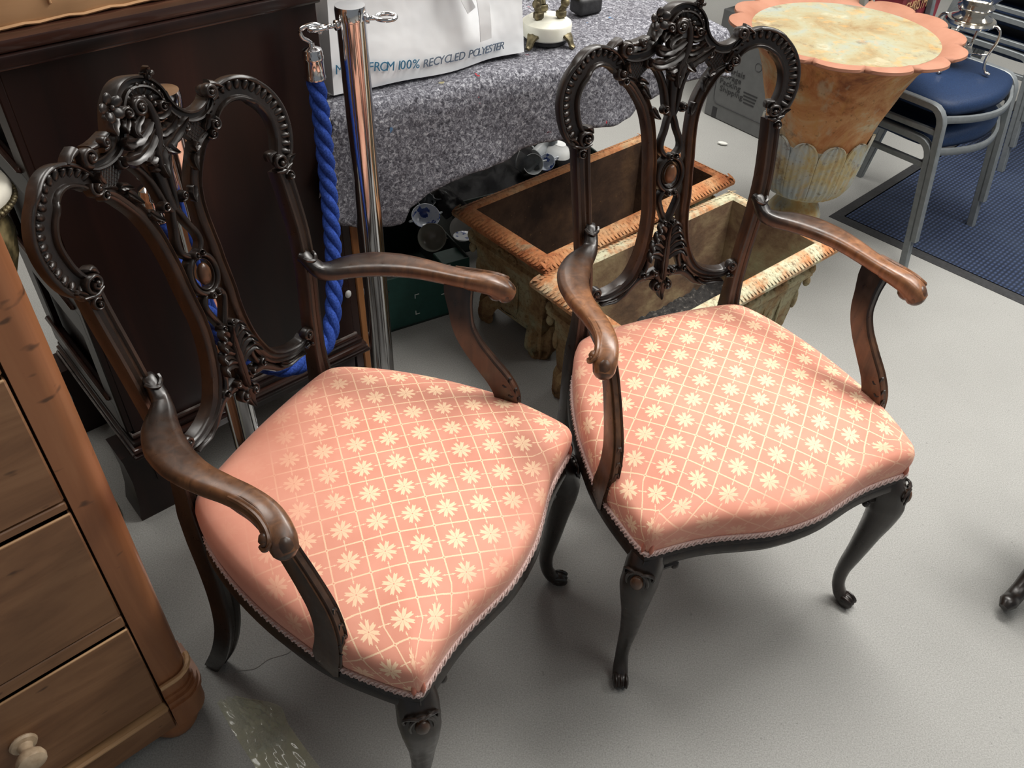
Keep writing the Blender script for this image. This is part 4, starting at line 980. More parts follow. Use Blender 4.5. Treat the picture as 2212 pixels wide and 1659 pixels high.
def bag():
    r = thing('shopping_bag', (-.4004, 1.7225, .8525), R(36.9), 'white polyester shopping bag with blue print standing on the grey felt', 'bag')
    Wb, Db, Hb = .563, .14, .40; rows = []
    nx, nz = 34, 22
    def face(x, z):
        return .010*math.sin(x*9+z*7)*(z/.3)+.006*math.sin(x*23-z*19)+.012*math.exp(-((x-.36-.3*(z-.1))/.03)**2)*min(1, max(0, (z-.075)/.05))+.004*math.sin(z*30)
    for k in range(nz+1):
        z = Hb*k/nz; row = []; inset = .012*(z/.2)
        for i in range(nx+1): x = Wb*i/nx; row.append((inset+x*(1-2*inset/Wb)-.004, -face(x, z)*min(1, 4*min(x, Wb-x)/Wb+.1)-.0+.045*z, z+(.004*math.sin(x*14+1) if k == 0 else 0)+.004*(k == 0)))
        for i in range(1, 6): row.append((Wb-inset-.004+.005*math.sin(i*1.3), Db*i/6, z))
        for i in range(nx+1): x = Wb*(1-i/nx); row.append((inset+x*(1-2*inset/Wb)-.004, Db, z))
        for i in range(1, 6): row.append((inset-.004, Db*(1-i/6), z))
        rows.append(row)
    mb = MB(); mb.grid(rows, closed_u=True, cap0=True); obj('bag_body', mb, 'bag', r, 60)
    # carrying strap hanging down the front
    def strap(pts, wd):
        C_ = cat(pts, 6); mb = MB(); mb.sweep(C_, V(0, -1, .1), [(-1, -1), (-1, 1), (1, 1), (1, -1)], wd, .0012); return obj('strap', mb, 'bag', r, 40)
    strap([(.362, -.002, .33), (.378, -.022, .26), (.396, -.034, .19), (.405, -.038, .125), (.411, -.034, .075)], .017)
    strap([(.338, .004, .36), (.336, -.010, .28), (.350, -.020, .20), (.374, -.024, .15)], .013)
    # print, letter by letter along a slightly dipping and rising line, following the cloth
    words = [('MADE', .004, .084, 'blue_ink', .0), ('FROM', .086, .152, 'blue_ink', .0), ('100%', .164, .234, 'blue_ink', .0), ('RECYCLED', .242, .356, 'grey_ink', .22), ('POLYESTER', .370, .488, 'grey_ink', .22)]
    for body, a, b, mt, sh in words:
        x = a
        sizes = {'I': .45, ' ': .5, '1': .6, 'M': 1.25, '%': 1.2, 'O': 1.15, 'L': .85, 'E': .85, 'F': .85, 'T': .9, 'S': .95}
        tot = sum(sizes.get(c, 1.0) for c in body)
        for c in body:
            wch = (b-a)*sizes.get(c, 1.0)/tot
            if c != ' ':
                zz = np.interp(x, [0, .10, .24, .36, .49], [.058, .050, .0265, .030, .028])
                sl = math.atan2(np.interp(x+.02, [0, .10, .24, .36, .49], [.058, .050, .0265, .030, .028])-zz, .02)
                yy = -face(x+wch/2, zz)*min(1, 4*min(x+.005, Wb-x)/Wb+.1)+.045*zz-.0055
                M4 = Matrix.Translation((x, yy, zz)) @ Matrix.Rotation(R(90), 4, 'X') @ Matrix.Rotation(sl, 4, 'Z')
                text('printed_letter', c, .0315 if mt == 'blue_ink' else .028, mt, M4, r, .0006, sh)
            x += wch
    resize(r, .882)
bag()
def onyx_stand():
    r = thing('onyx_stand', (.0459, 2.1168, .8513), R(32), 'round cream onyx stand with brass feet and gilt mounts, on the felt beside the bag', 'stand')
    mb = MB(); mb.lathe([(.0, .016), (.064, .016), (.068, .020), (.070, .050), (.068, .055), (.053, .064), (.051, .066), (.0, .067)], 48); obj('onyx_drum', mb, 'onyx', r, 30)
    mb = MB(); mb.lathe([(.0, .004), (.060, .004), (.062, .014), (.0, .016)], 36); obj('drum_base', mb, 'black_rubber', r, 40)
    for k in range(4):
        a = R(45+90*k-20); d = V(math.cos(a), math.sin(a), 0); p = V(-math.sin(a), math.cos(a), 0)
        mb = MB(); C_ = cat([d*.056+V(0, 0, .034), d*.070+V(0, 0, .032), d*.080+V(0, 0, .020), d*.086+V(0, 0, .008), d*.094+V(0, 0, .004)], 4)
        mb.sweep(C_, V(0, 0, 1), [(-1, -1), (-.9, .4), (-.4, .6), (0, 1.2), (.4, .6), (.9, .4), (1, -1)], rs([.020, .018, .011, .009, .006], len(C_)), .0045); obj('brass_foot', mb, 'brass', r, 50)
    for k, a in enumerate((-150, -30, 90)):
        a = R(a-12); c = V(.038*math.cos(a), .038*math.sin(a), 0); mb = MB()
        mb.box((c[0], c[1], .078), (.026, .020, .018), .003); mb.box((c[0], c[1], .068), (.018, .014, .006), .002)
        mb.tube(cat([c+V(0, 0, .086), c*1.25+V(0, 0, .105), c*1.1+V(0, 0, .130), c*.75+V(0, 0, .150)], 5), .009, 8); mb.ball(tuple(c*1.25+V(0, 0, .108)), .013)
        obj('gilt_mount', mb, 'brass', r, 50)
    mb = MB(); mb.lathe([(.0, .140), (.040, .142), (.046, .150), (.046, .20), (.0, .22)], 24); obj('gilt_drum', mb, 'brass', r, 40); resize(r, .882)
onyx_stand()
def tape_case():
    r = thing('black_case', (.1517, 2.3417, .8522), R(35), 'small black case with a yellow edged card, behind the onyx stand', 'case')
    mb = MB(); mb.box((0, 0, .024), (.085, .060, .048), .012, seg=3); obj('case_body', mb, 'black_rubber', r, 50)
    mb = MB(); mb.box((-.022, .004, .0505), (.060, .040, .003), .001); c = obj('price_card', mb, 'yellow', r, 40)
    mb = MB(); mb.box((-.026, .006, .0525), (.048, .030, .001)); obj('card_face', mb, 'china', c, None); resize(r, .882)
tape_case()
# ---------------------------------------------------------------- crates of crockery under the table
CRT = (-.375, 2.005, 0); CRR = R(31.5)
def crate(name, x0, x1, D, H, label, mat, depth_y=0):
    c = V(CRT[0], CRT[1], 0)+V(math.cos(CRR), math.sin(CRR), 0)*x0+V(-math.sin(CRR), math.cos(CRR), 0)*depth_y
    r = thing(name, tuple(c), CRR, label, 'crate', 'crates of crockery under the table')
    Wd = x1-x0; t = .006
    mb = MB(); mb.box((Wd/2, D/2, .004), (Wd, D, .008)); obj('crate_base', mb, 'dark_card', r, None)
    for nm, c_, d_ in (('front_panel', (Wd/2, t/2, H/2), (Wd, t, H)), ('back_panel', (Wd/2, D-t/2, H/2), (Wd, t, H)), ('end_panel', (t/2, D/2, H/2+.004), (t, D-2*t, H-.002)), ('end_panel', (Wd-t/2, D/2, H/2+.004), (t, D-2*t, H-.002))):
        mb = MB(); mb.box(c_, d_, .0015); obj(nm, mb, mat if nm == 'front_panel' else 'dark_card', r, 40)
    return r, Wd, D
g2, Wd2, D2 = crate('green_crate', -.10, .270, .38, .190, 'dark green card crate of bowls standing on the floor behind the tall chrome post', 'green_card')
def brk(r, x, z, sx, sz):
    mb = MB(); mb.box((x+sx*.006, -.0006, z), (.014, .0012, .0022)); mb.box((x, -.0006, z+sz*.006), (.0022, .0012, .014)); obj('printed_corner', mb, 'white_print', r, None)
for x, z, sx, sz in ((.185, .112, 1, -1), (.285, .128, -1, -1), (.185, .040, 1, 1), (.285, .085, -1, 1)): brk(g2, x, z, sx, sz)
mb = MB(); mb.box((.282, -.0008, .170), (.045, .0015, .032)); obj('paper_label', mb, 'white_print', g2, None)
mb = MB(); mb.box((0, .15, .180), (.007, .29, .030), .001, M4=Matrix.Translation((.172, 0, 0)) @ Matrix.Rotation(R(10), 4, 'Z')); obj('open_flap', mb, 'dark_card', g2, None)
mb = MB(); mb.box((.055, .13, .150), (.10, .24, .004), .001, M4=Matrix.Rotation(R(6), 4, 'X')); obj('open_flap', mb, 'dark_card', g2, None)  # dark sheet standing in for the dark of the empty left part
mb = MB(); mb.box((.33, .045, .165), (.09, .075, .036), .003); obj('inner_box', mb, 'green_card', g2, 40)
def vessel(kind, pos, rx, ry, rz, mat, s, label, handles=1):
    nm = {'cup': 'teacup', 'bowl': 'mixing_bowl', 'plate': 'side_plate', 'mug': 'mug'}[kind]
    r = thing(nm, pos, 0, label, 'cup' if kind in ('cup', 'mug') else 'bowl' if kind == 'bowl' else 'plate', 'loose crockery in the crates')
    r.rotation_euler = (rx, ry, rz)
    P = {'cup': [(0, 0), (.022, 0), (.024, .004), (.036, .022), (.043, .048), (.0455, .060), (.0435, .060), (.040, .046), (.033, .022), (.02, .008), (0, .007)],
         'mug': [(0, 0), (.036, 0), (.038, .003), (.038, .085), (.0395, .088), (.0355, .088), (.035, .008), (0, .007)],
         'bowl': [(0, 0), (.045, 0), (.047, .008), (.075, .030), (.092, .065), (.098, .085), (.095, .086), (.088, .064), (.070, .032), (.04, .014), (0, .012)],
         'plate': [(0, 0), (.045, 0), (.050, .004), (.082, .014), (.083, .016), (.050, .009), (0, .008)]}[kind]
    mb = MB(); mb.lathe([(a*s, b*s) for a, b in P], 32); obj('vessel_body', mb, mat, r, 50)
    if kind != 'plate':
        for q in range(handles):
            sg = 1 if q == 0 else -1; e = {'cup': (.036, .022, .043, .05), 'mug': (.036, .02, .037, .07), 'bowl': (.088, .056, .094, .078)}[kind]; o = .022 if kind != 'bowl' else .026
            mb = MB(); mb.tube(cat([(sg*e[0]*s, 0, e[1]*s), (sg*(e[0]+o)*s, 0, (e[1]+.003)*s), (sg*(e[2]+o*.95)*s, 0, (e[3]-.006)*s), (sg*(e[2])*s, 0, e[3]*s)], 5), .0042*s, 8, up=(0, 1, 0)); obj('handle', mb, mat, r, 180)
    return r
def cl(x, y, z):
    c, s = math.cos(CRR), math.sin(CRR); return (CRT[0]+c*x-s*y, CRT[1]+s*x+c*y, z)
vessel('bowl', (-.276, 2.275, .168), R(52), R(6), R(10), 'stone', .46, 'grey bowl with its hollow turned to the room, at the front of the green crate', 1)
vessel('bowl', (-.300, 2.345, .185), R(28), R(-6), R(25), 'bluewhite', .46, 'blue and white two handled cup tucked behind the grey bowl', 2)
vessel('plate', (-.180, 2.325, .180), R(58), R(18), 0, 'grey_china', .50, 'grey stoneware plate standing on edge right of the grey bowl')
vessel('plate', (-.168, 2.232, .2045), R(-4), R(3), R(30), 'bluewhite', .40, 'small blue and white dish on the dark inner box of the green crate')
vessel('mug', (-.252, 2.450, .175), R(-10), R(4), R(140), 'smoke_glass', .62, 'dark smoked beaker at the back of the green crate')
vessel('cup', (-.316, 2.430, .185), R(16), R(12), R(10), 'smoke_glass', .72, 'dark cup half hidden under the felt hem, leftmost in the crate')
g3, Wd3, D3 = crate('black_lined_crate', .36, 1.00, .34, .20, 'black lined crate of grey cups behind the far rim of the back planter', 'dark_card', .290)
# crumpled black liner spilling over the crates
def liner(name, x0, x1, y0, y1, z0, amp, seed, label):
    rng = random.Random(seed); ph = [rng.uniform(0, 6) for _ in range(6)]; rows = []
    for i in range(19):
        x = x0+(x1-x0)*i/18; row = []
        for j in range(13):
            y = y0+(y1-y0)*j/12; e = min(1, 4*min(i, 18-i)/18)*min(1, 4*min(j, 12-j)/12)
            z = z0+amp*(abs(math.sin(x*21+ph[0]+y*9))+.7*abs(math.sin(y*27+ph[1]-x*13))+.5*abs(math.sin(x*47+y*39+ph[2])))*(.35+.65*e)
            row.append(cl(x, y, z))
        rows.append(row)
    mb = MB(); mb.grid(rows); mb.grid([[(a, b, c-.003) for a, b, c in r_] for r_ in rows]); nr, nc = 19, 13; o = nr*nc
    for i in range(nr-1): mb.f.append((i*nc, (i+1)*nc, o+(i+1)*nc, o+i*nc)); mb.f.append((i*nc+nc-1, (i+1)*nc+nc-1, o+(i+1)*nc+nc-1, o+i*nc+nc-1))
    for j in range(nc-1): mb.f.append((j, j+1, o+j+1, o+j)); k = (nr-1)*nc; mb.f.append((k+j, k+j+1, o+k+j+1, o+k+j))
    ob = obj(name, mb, 'black_plastic', None, 50); tag(ob, label, 'bin liner', 'black liners in the crates')
liner('bin_liner', .30, .40, .22, .40, .190, .026, 3, 'crumpled black plastic liner between bowls and grey cups')
liner('bin_liner', .38, .98, .31, .61, .175, .026, 5, 'crumpled black plastic liner under the grey cups')
vessel('mug', (.050, 2.725, .245), R(64), R(-30), R(150), 'grey_china', .62, 'pale grey mug lying on its side among the black liner')
vessel('cup', (.030, 2.672, .232), R(58), R(-10), R(20), 'grey_china', .78, 'pale grey cup tilted towards the room, left of the lying mug')
vessel('bowl', (.130, 2.738, .285), R(188), R(6), R(50), 'china', .47, 'large pale cup upside down beside the carved left chair hoop', 1)
vessel('cup', (-.008, 2.640, .225), R(40), R(25), R(100), 'smoke_glass', .90, 'clear grey glass cup tipped above the planter rim')
vessel('cup', (.095, 2.690, .225), R(40), R(-30), R(10), 'bluewhite', .66, 'small pale blue cup below the upside down cup')

# ---------------------------------------------------------------- rusted cast iron planters
def planter(loc, rz, Lx, Ly, H, label, m_in, rim_mat, soil=.33):
    r = thing('cast_iron_planter', loc, rz, label, 'planter', 'pair of rusted planters')
    def ring(o, z): return [(-o, -o, z), (Lx+o, -o, z), (Lx+o, Ly+o, z), (-o, Ly+o, z)]
    h = H
    mb = MB()
    prof = [(-.085, .050), (-.080, .062), (-.072, .066), (-.072, .078), (-.066, .084), (-.062, .095), (-.050, h*.66), (-.046, h*.69), (-.034, h*.71), (-.034, h*.75), (-.042, h*.77), (-.038, h*.86), (-.020, h*.89), (-.010, h*.92)]
    mb.grid([ring(o, z) for o, z in prof], closed_u=True, cap0=True)
    obj('planter_body', mb, 'rust_side', r, 25)
    mb = MB()
    prof = [(-.010, h*.92), (.0, h*.925), (.001, h*.95), (-.012, h*.985), (-.030, h*1.0), (-.043, h*1.0), (-.049, h*.985)]
    mb.grid([ring(o, z) for o, z in prof], closed_u=True); obj('planter_rim', mb, rim_mat, r, 25)
    # egg moulding pressed along the sloping rim
    mb = MB()
    for (ax, n_) in (('x', int(Lx/.0135)), ('y', int(Ly/.0135))):
        for sgn in (0, 1):
            for k in range(n_):
                t = (k+.5)/n_
                if ax == 'x': c = (Lx*t, -.008 if sgn == 0 else Ly+.008, h*.968); A_ = ((.0060, 0, 0), (.002, .016*(1 if sgn else -1), -.0085), (0, 0, .0014))
                else: c = (-.008 if sgn == 0 else Lx+.008, Ly*t, h*.968); A_ = ((0, .0060, 0), (.016*(1 if sgn else -1), .002, -.0085), (0, 0, .0014))
                c = (c[0]+(.020 if ax == 'y' and sgn == 0 else -.020 if ax == 'y' else 0), c[1]+(.020 if ax == 'x' and sgn == 0 else -.020 if ax == 'x' else 0), h*.982)
                mb.ell(c, A_, 6, 4)
    e = obj('egg_moulding', mb, rim_mat, r, 60); e['kind'] = 'stuff'
    mb = MB(); prof = [(-.049, h*.985), (-.055, h*.8), (-.075, h*.30), (-.078, h*.28)]
    mb.grid([ring(o, z) for o, z in prof], closed_u=True, cap1=True); obj('planter_inside', mb, m_in, r, 25)
    # soil with a rough surface
    rows = []; hs = h*soil; rg = random.Random(4)
    for i in range(41):
        rows.append([(.070+(Lx-.14)*i/40, .070+(Ly-.14)*j/20, hs+rg.uniform(-.006, .010)+.012*math.sin(i*.31)*math.cos(j*.4)) for j in range(21)])
    mb = MB(); mb.grid(rows); s_ = obj('soil', mb, 'soil', r, 180); s_['kind'] = 'stuff'
    # frieze relief: scrolling leaves, medallions and bands
    def relief(along, y_or_x, length, out):
        mb = MB(); n_ = max(3, int(length/.10)); 
        def P(u, z, d):
            q = -.048+.002+d if out < 0 else None
            if along == 'x': return V(u, (.044-d) if y_or_x == 0 else Ly-.044+d, z)
            return V((.044-d) if y_or_x == 0 else Lx-.044+d, u, z)
        for k in range(n_):
            u = length*(k+.5)/n_
            if not .07 < u < length-.07: continue
            zc = h*.80
            for sg in (-1, 1):
                mb.tube(cat([P(u, zc-.010, .004), P(u+sg*.016, zc+.008, .006), P(u+sg*.032, zc+.006, .006), P(u+sg*.040, zc-.006, .005), P(u+sg*.030, zc-.010, .005)], 4), .0045, 6)
            mb.ball(tuple(P(u, zc, .004)), .011); mb.ball(tuple(P(u, zc+.014, .003)), .006)
        for k in range(n_):
            u = length*(k+.5)/n_
            if .08 < u < length-.08:
                for du in (-.036, .036):
                    c = P(u+du, h*.44, -.008); mb.ball(tuple(c), .004, .004, h*.16, 6, 4)
                mb.ball(tuple(P(u, h*.44, -.010)), .014, .008 if along == 'x' else .014, .030, 8, 6)
        ob = obj('frieze_relief', mb, 'rust_side', r, 60); ob['kind'] = 'stuff'
    for s_ in (0, 1): relief('x', s_, Lx, 1); relief('y', s_, Ly, 1)
    # corner acanthus brackets and paw feet
    for x, sx in ((0, 1), (Lx, -1)):
        for y, sy in ((0, 1), (Ly, -1)):
            mb = MB(); c = V(x+sx*.092, y+sy*.092, 0); dv = V(-sx, -sy, 0)/math.sqrt(2)
            mb.sweep(cat([c+V(0, 0, .092)-dv*.004, c+dv*.018+V(0, 0, .075), c+dv*.030+V(0, 0, .045), c+dv*.022+V(0, 0, .020), c+dv*.034+V(0, 0, .006), c+dv*.036+V(0, 0, .0)], 5), dv, [(-1, -1), (-1, .3), (-.6, .9), (-.2, .6), (0, .9), (.2, .6), (.6, .9), (1, .3), (1, -1)], rs([.040, .046, .048, .040, .028, .022], 26), rs([.024, .026, .024, .018, .013, .010], 26))
            for q in (-.6, 0, .6): mb.tube(cat([c+dv*.030+V(-dv[1], dv[0], 0)*.042*q+V(0, 0, .078), c+dv*.046+V(-dv[1], dv[0], 0)*.050*q+V(0, 0, .045), c+dv*.044+V(-dv[1], dv[0], 0)*.030*q+V(0, 0, .012)], 4), .0048, 6)
            obj('paw_foot', mb, 'rust_side', r, 50)
            mb = MB()
            for k in range(3):
                z = h*(.66+.11*k); mb.ball((x+sx*(.042-.003*k), y+sy*(.042-.003*k), z), .011, .011, .017)
            mb.ball((x+sx*.056, y+sy*.056, h*.5), .010, .010, .035); obj('corner_leaf', mb, 'rust_side', r, 60)
    return r
planter((.075, 1.820, 0), R(43.0), .796, .392, .385, 'rusted cast iron planter at the back, red rust rim, partly hidden by the nearer one', 'rust_in', 'rust_rim', .2)
planter((.287, 1.482, 0), R(41.0), .790, .386, .385, 'rusted cast iron planter at the front, pale flaking paint, right behind the right armchair', 'rust_in_pale', 'rust_pale')

# ---------------------------------------------------------------- rusted urn
def urn():
    r = thing('cast_iron_urn', (.9357, 2.5706, 0), R(20), 'large rusted cast iron urn with a scalloped pink rim, right of the planters', 'urn')
    mb = MB(); mb.box((0, 0, .03), (.19, .19, .06), .006); obj('plinth', mb, 'urn_base', r, 40)
    mb = MB(); mb.lathe([(.070, .058), (.074, .07), (.060, .10), (.062, .118), (.080, .130), (.088, .148), (.087, .170), (.076, .192), (.060, .212), (.056, .228), (.064, .240)], 40, mod=lambda t, z: 1+(.02*math.cos(16*t) if .12 < z < .2 else 0)); obj('urn_foot', mb, 'urn_base', r, 60)
    mb = MB(); mb.lathe([(.060, .236), (.095, .246), (.125, .260), (.140, .280), (.147, .303), (.152, .332), (.157, .37), (.160, .41), (.162, .445)], 144, mod=lambda t, z: 1+.018*(abs(math.cos(18*t))-.6)); obj('fluted_belly', mb, 'urn_base', r, 60)
    # overlapping leaf tips round the belly, each its own lobe
    for k in range(12):
        a0 = 2*math.pi*(k+.5)/12; rows = []
        for i in range(15):
            t = 1-(1-i/14)**2.2; z = .268+.205*t; hw = (math.pi/12)*.99*max(.0, 1-(max(0, t-.72)/.28)**2)**.42
            rb = np.interp(z, [.25, .268, .28, .303, .332, .37, .41, .47], [.105, .132, .143, .150, .155, .160, .164, .170])+.0015+.006*max(0, t-.6)
            row = []
            for j in range(17):
                q = -1+j/8; row.append(((rb+.0022*math.cos(q*14))*math.cos(a0+hw*q), (rb+.0022*math.cos(q*14))*math.sin(a0+hw*q), z))
            rows.append(row)
        inner = [[(x*.965, y*.965, z) for x, y, z in r_] for r_ in rows]
        mb = MB(); mb.grid(rows); mb.grid(inner); o = 255
        for i in range(14):
            mb.f.append((i*17, (i+1)*17, o+(i+1)*17, o+i*17)); mb.f.append((i*17+16, (i+1)*17+16, o+(i+1)*17+16, o+i*17+16))
        for i in range(16): mb.f.append((238+i, 239+i, o+239+i, o+238+i))
        obj('belly_leaf', mb, 'urn_base', r, 60)
    mb = MB(); mb.lathe([(.150, .40), (.158, .43), (.162, .46), (.168, .49), (.176, .52), (.186, .55), (.200, .59), (.216, .64), (.238, .69), (.262, .72), (.290, .745)], 60, cap=False); obj('urn_body', mb, 'urn_body', r, 60)
    NL = 14
    def lob(t): return abs(math.cos(NL*t/2))**.55
    rows = []
    K = NL*16
    for rr, z, g in ((.288, .744, 0), (.300, .750, .3), (.312, .752, .75), (.3165, .756, 1), (.3155, .7635, 1), (.305, .768, .8), (.292, .7655, .4), (.280, .760, .1), (.268, .752, 0)):
        rows.append([((rr+.034*g*(lob(2*math.pi*k/K)-.25))*math.cos(2*math.pi*k/K), (rr+.034*g*(lob(2*math.pi*k/K)-.25))*math.sin(2*math.pi*k/K), z+.004*g*lob(2*math.pi*k/K)) for k in range(K)])
    mb = MB(); mb.grid(rows, closed_u=True); obj('scalloped_rim', mb, 'urn_rim', r, 50)
    mb = MB(); mb.lathe([(.0, .60), (.06, .605), (.12, .625), (.18, .665), (.23, .712), (.262, .744), (.271, .754)], 60); obj('urn_inside', mb, 'urn_in', r, 60)
urn()

# ---------------------------------------------------------------- mat, stacked chairs, silver urn, carrier
def mat_():
    r = thing('entrance_mat', (1.164, 2.819, 0), R(-45.5), 'blue ribbed entrance mat with a dark rubber border', 'mat')
    Lx, Ly = 1.3, 1.9; bw = .045
    mb = MB(); mb.box((Lx/2, Ly/2, .003), (Lx-2*bw+.01, Ly-2*bw+.01, .005)); obj('ribbed_carpet', mb, 'ribmat', r, None)
    mb = MB()
    rows = [[(o, o, z), (Lx-o, o, z), (Lx-o, Ly-o, z), (o, Ly-o, z)] for o, z in ((0, .0003), (0, .0015), (bw*.7, .0055), (bw, .0055), (bw, .001))]
    mb.grid(rows, closed_u=True); obj('rubber_border', mb, 'black_rubber', r, 20)
mat_()
SQ = [(-1, -.8), (-1, .8), (-.8, 1), (.8, 1), (1, .8), (1, -.8), (.8, -1), (-.8, -1)]
def stack_chair(loc, rz, z, label, group, backrest=True):
    r = thing('stacking_chair', (loc[0], loc[1], z), rz, label, 'chair', group)
    Wd, D = .463, .44
    for x in (0, Wd):
        pts = [(x, 0, .0), (x, .036, .30), (x, .050, .41)]
        arc = [(x, .0545+.05*(1-math.cos(R(a))), .445+.075*math.sin(R(a))) for a in (0, 18, 36, 54, 72, 90)]
        bk = [(x, .16, .522), (x, .28, .523), (x, .36, .522)]
        arc2 = [(x, .385+.030*math.sin(R(a)), .492+.030*math.cos(R(a))) for a in (0, 30, 60, 90)]
        rear = [(x, .425, .42), (x, .455, .2), (x, .48, .0)]
        mb = MB(); mb.sweep(np.array(pts+arc+bk+arc2+rear), V(1, 0, 0), SQ, .0125, .0125); obj('side_frame', mb, 'steel', r, 40)
        mb = MB(); mb.sweep([(x, .050, .432), (x, .418, .432)], V(1, 0, 0), SQ, .010, .009); obj('side_stretcher', mb, 'steel', r, 40)
    mb = MB(); mb.sweep(cat([(.012, .062, .478), (.12, .012, .474), (.23, -.008, .472), (.34, .012, .474), (Wd-.012, .062, .478)], 6), V(0, 0, 1), SQ, .006, .013); obj('front_rail', mb, 'steel', r, 40)
    mb = MB(); mb.sweep([(.01, .41, .48), (Wd-.01, .41, .48)], V(0, 0, 1), SQ, .010, .010); obj('rear_rail', mb, 'steel', r, 40)
    # cushion
    out = cat([(.016, .085), (.10, .030), (.23, .008), (.36, .030), (Wd-.016, .085), (Wd-.016, .25), (Wd-.02, .39), (.23, .405), (.02, .39), (.016, .25)], 5, closed=True)
    cen = V(Wd/2, .21); rows = []
    for s, z_ in ((.94, .484), (.985, .490), (1.0, .503), (.992, .518), (.96, .532), (.90, .540), (.75, .549), (.5, .555), (.25, .557), (.02, .558)):
        rows.append([(*(cen+(p-cen)*s), z_) for p in out])
    mb = MB(); mb.grid(rows, closed_u=True, cap0=True, cap1=True); obj('seat_cushion', mb, 'navy', r, 180)
    for o_ in r.children:
        for v_ in o_.data.vertices: v_.co.z *= .842
    if backrest:
        for x in (.012, Wd-.012):
            mb = MB(); mb.sweep([(x, .405, .40), (x, .430, .60), (x, .460, .80)], V(1, 0, 0), SQ, .011, .011); obj('back_upright', mb, 'steel', r, 40)
        mb = MB(); mb.box((Wd/2, .440, .73), (Wd-.03, .035, .14), .015, seg=2); obj('back_pad', mb, 'navy', r, 50)
    return r
CF = (1.340, 2.4912)
stack_chair(CF, R(41), .0, 'lower chair of the nearer stack of blue cushioned steel stacking chairs', 'nearer chair stack', False)
stack_chair(CF, R(41), .108, 'upper chair of the nearer stack, blue seat carrying the silver tea urn', 'nearer chair stack')
CF2 = (1.985, 3.25)
for k, nm in enumerate(('bottom', 'middle', 'top')):
    stack_chair(CF2, R(41), .006+.108*k, f'{nm} chair of the farther stack of blue steel stacking chairs at the top right', 'farther chair stack', k == 2)
def tea_urn():
    r = thing('silver_tea_urn', (1.420, 2.832, .5785), 0, 'polished silver tea urn on four thin legs, standing on the upper blue seat', 'tea urn')
    mb = MB(); mb.lathe([(.0, .130), (.050, .132), (.056, .138), (.040, .146), (.036, .152), (.046, .158), (.050, .168), (.040, .176), (.050, .186), (.066, .205), (.076, .235), (.080, .275), (.078, .32), (.070, .36), (.05, .40), (.0, .42)], 40); obj('urn_vessel', mb, 'silver', r, 50)
    mb = MB(); mb.lathe([(.040, .118), (.066, .122), (.070, .128), (.066, .134), (.040, .138)], 40, cap=False); obj('collar', mb, 'silver', r, 40)
    for k in range(4):
        a = R(45+90*k); d = V(math.cos(a), math.sin(a), 0)
        mb = MB(); mb.tube(cat([d*.058+V(0, 0, .126), d*.074+V(0, 0, .130), d*.088+V(0, 0, .118), d*.090+V(0, 0, .090), d*.080+V(0, 0, .050), d*.082+V(0, 0, .022), d*.092+V(0, 0, .006), d*.106+V(0, 0, .003)], 5), .0042, 8); mb.ball(tuple(d*.096+V(0, 0, .0055)), .0075, .0075, .005); obj('leg', mb, 'silver', r, 180)
    mb = MB(); mb.lathe([(.0, .030), (.026, .030), (.034, .036), (.036, .046), (.030, .056), (.014, .060), (.012, .070), (.016, .074), (.0, .080)], 28); 
    bn = obj('burner', mb, 'silver', r, 40)
    mb = MB()
    for k in range(4): a = R(45+90*k); mb.tube([(.03*math.cos(a), .03*math.sin(a), .044), (.080*math.cos(a), .080*math.sin(a), .052)], .0026, 6)
    obj('burner_bracket', mb, 'silver', bn, 180)
    mb = MB(); mb.tube(cat([(.072, 0, .235), (.100, 0, .238), (.112, 0, .228), (.116, 0, .215)], 5), .006, 8); obj('tap', mb, 'silver', r, 180); resize(r, 1.12)
tea_urn()
def carrier():
    r = thing('gift_carrier', (1.235, 2.985, .577), R(41), 'maroon Christmas printed carrier on the blue seat behind the silver tea urn', 'carrier bag')
    mb = MB(); rows = []
    for z, s in ((0, 1), (.06, 1.0), (.14, .99), (.24, .97)):
        rows.append([(.03, 0, z), (.16, -.004*math.sin(z*20), z), (.30, 0, z), (.30, .10, z), (.16, .10, z), (.03, .10, z)])
    mb.grid(rows, closed_u=True, cap0=True, cap1=True); obj('carrier_body', mb, 'maroon', r, 30)
    M4 = Matrix.Translation((.050, -.0045, .100)) @ Matrix.Rotation(R(90), 4, 'X')
    text('printed_word', 'CHRISTMAS', .050, 'gold_print', M4, r, .0008, .0, font_scale=.70)
carrier()
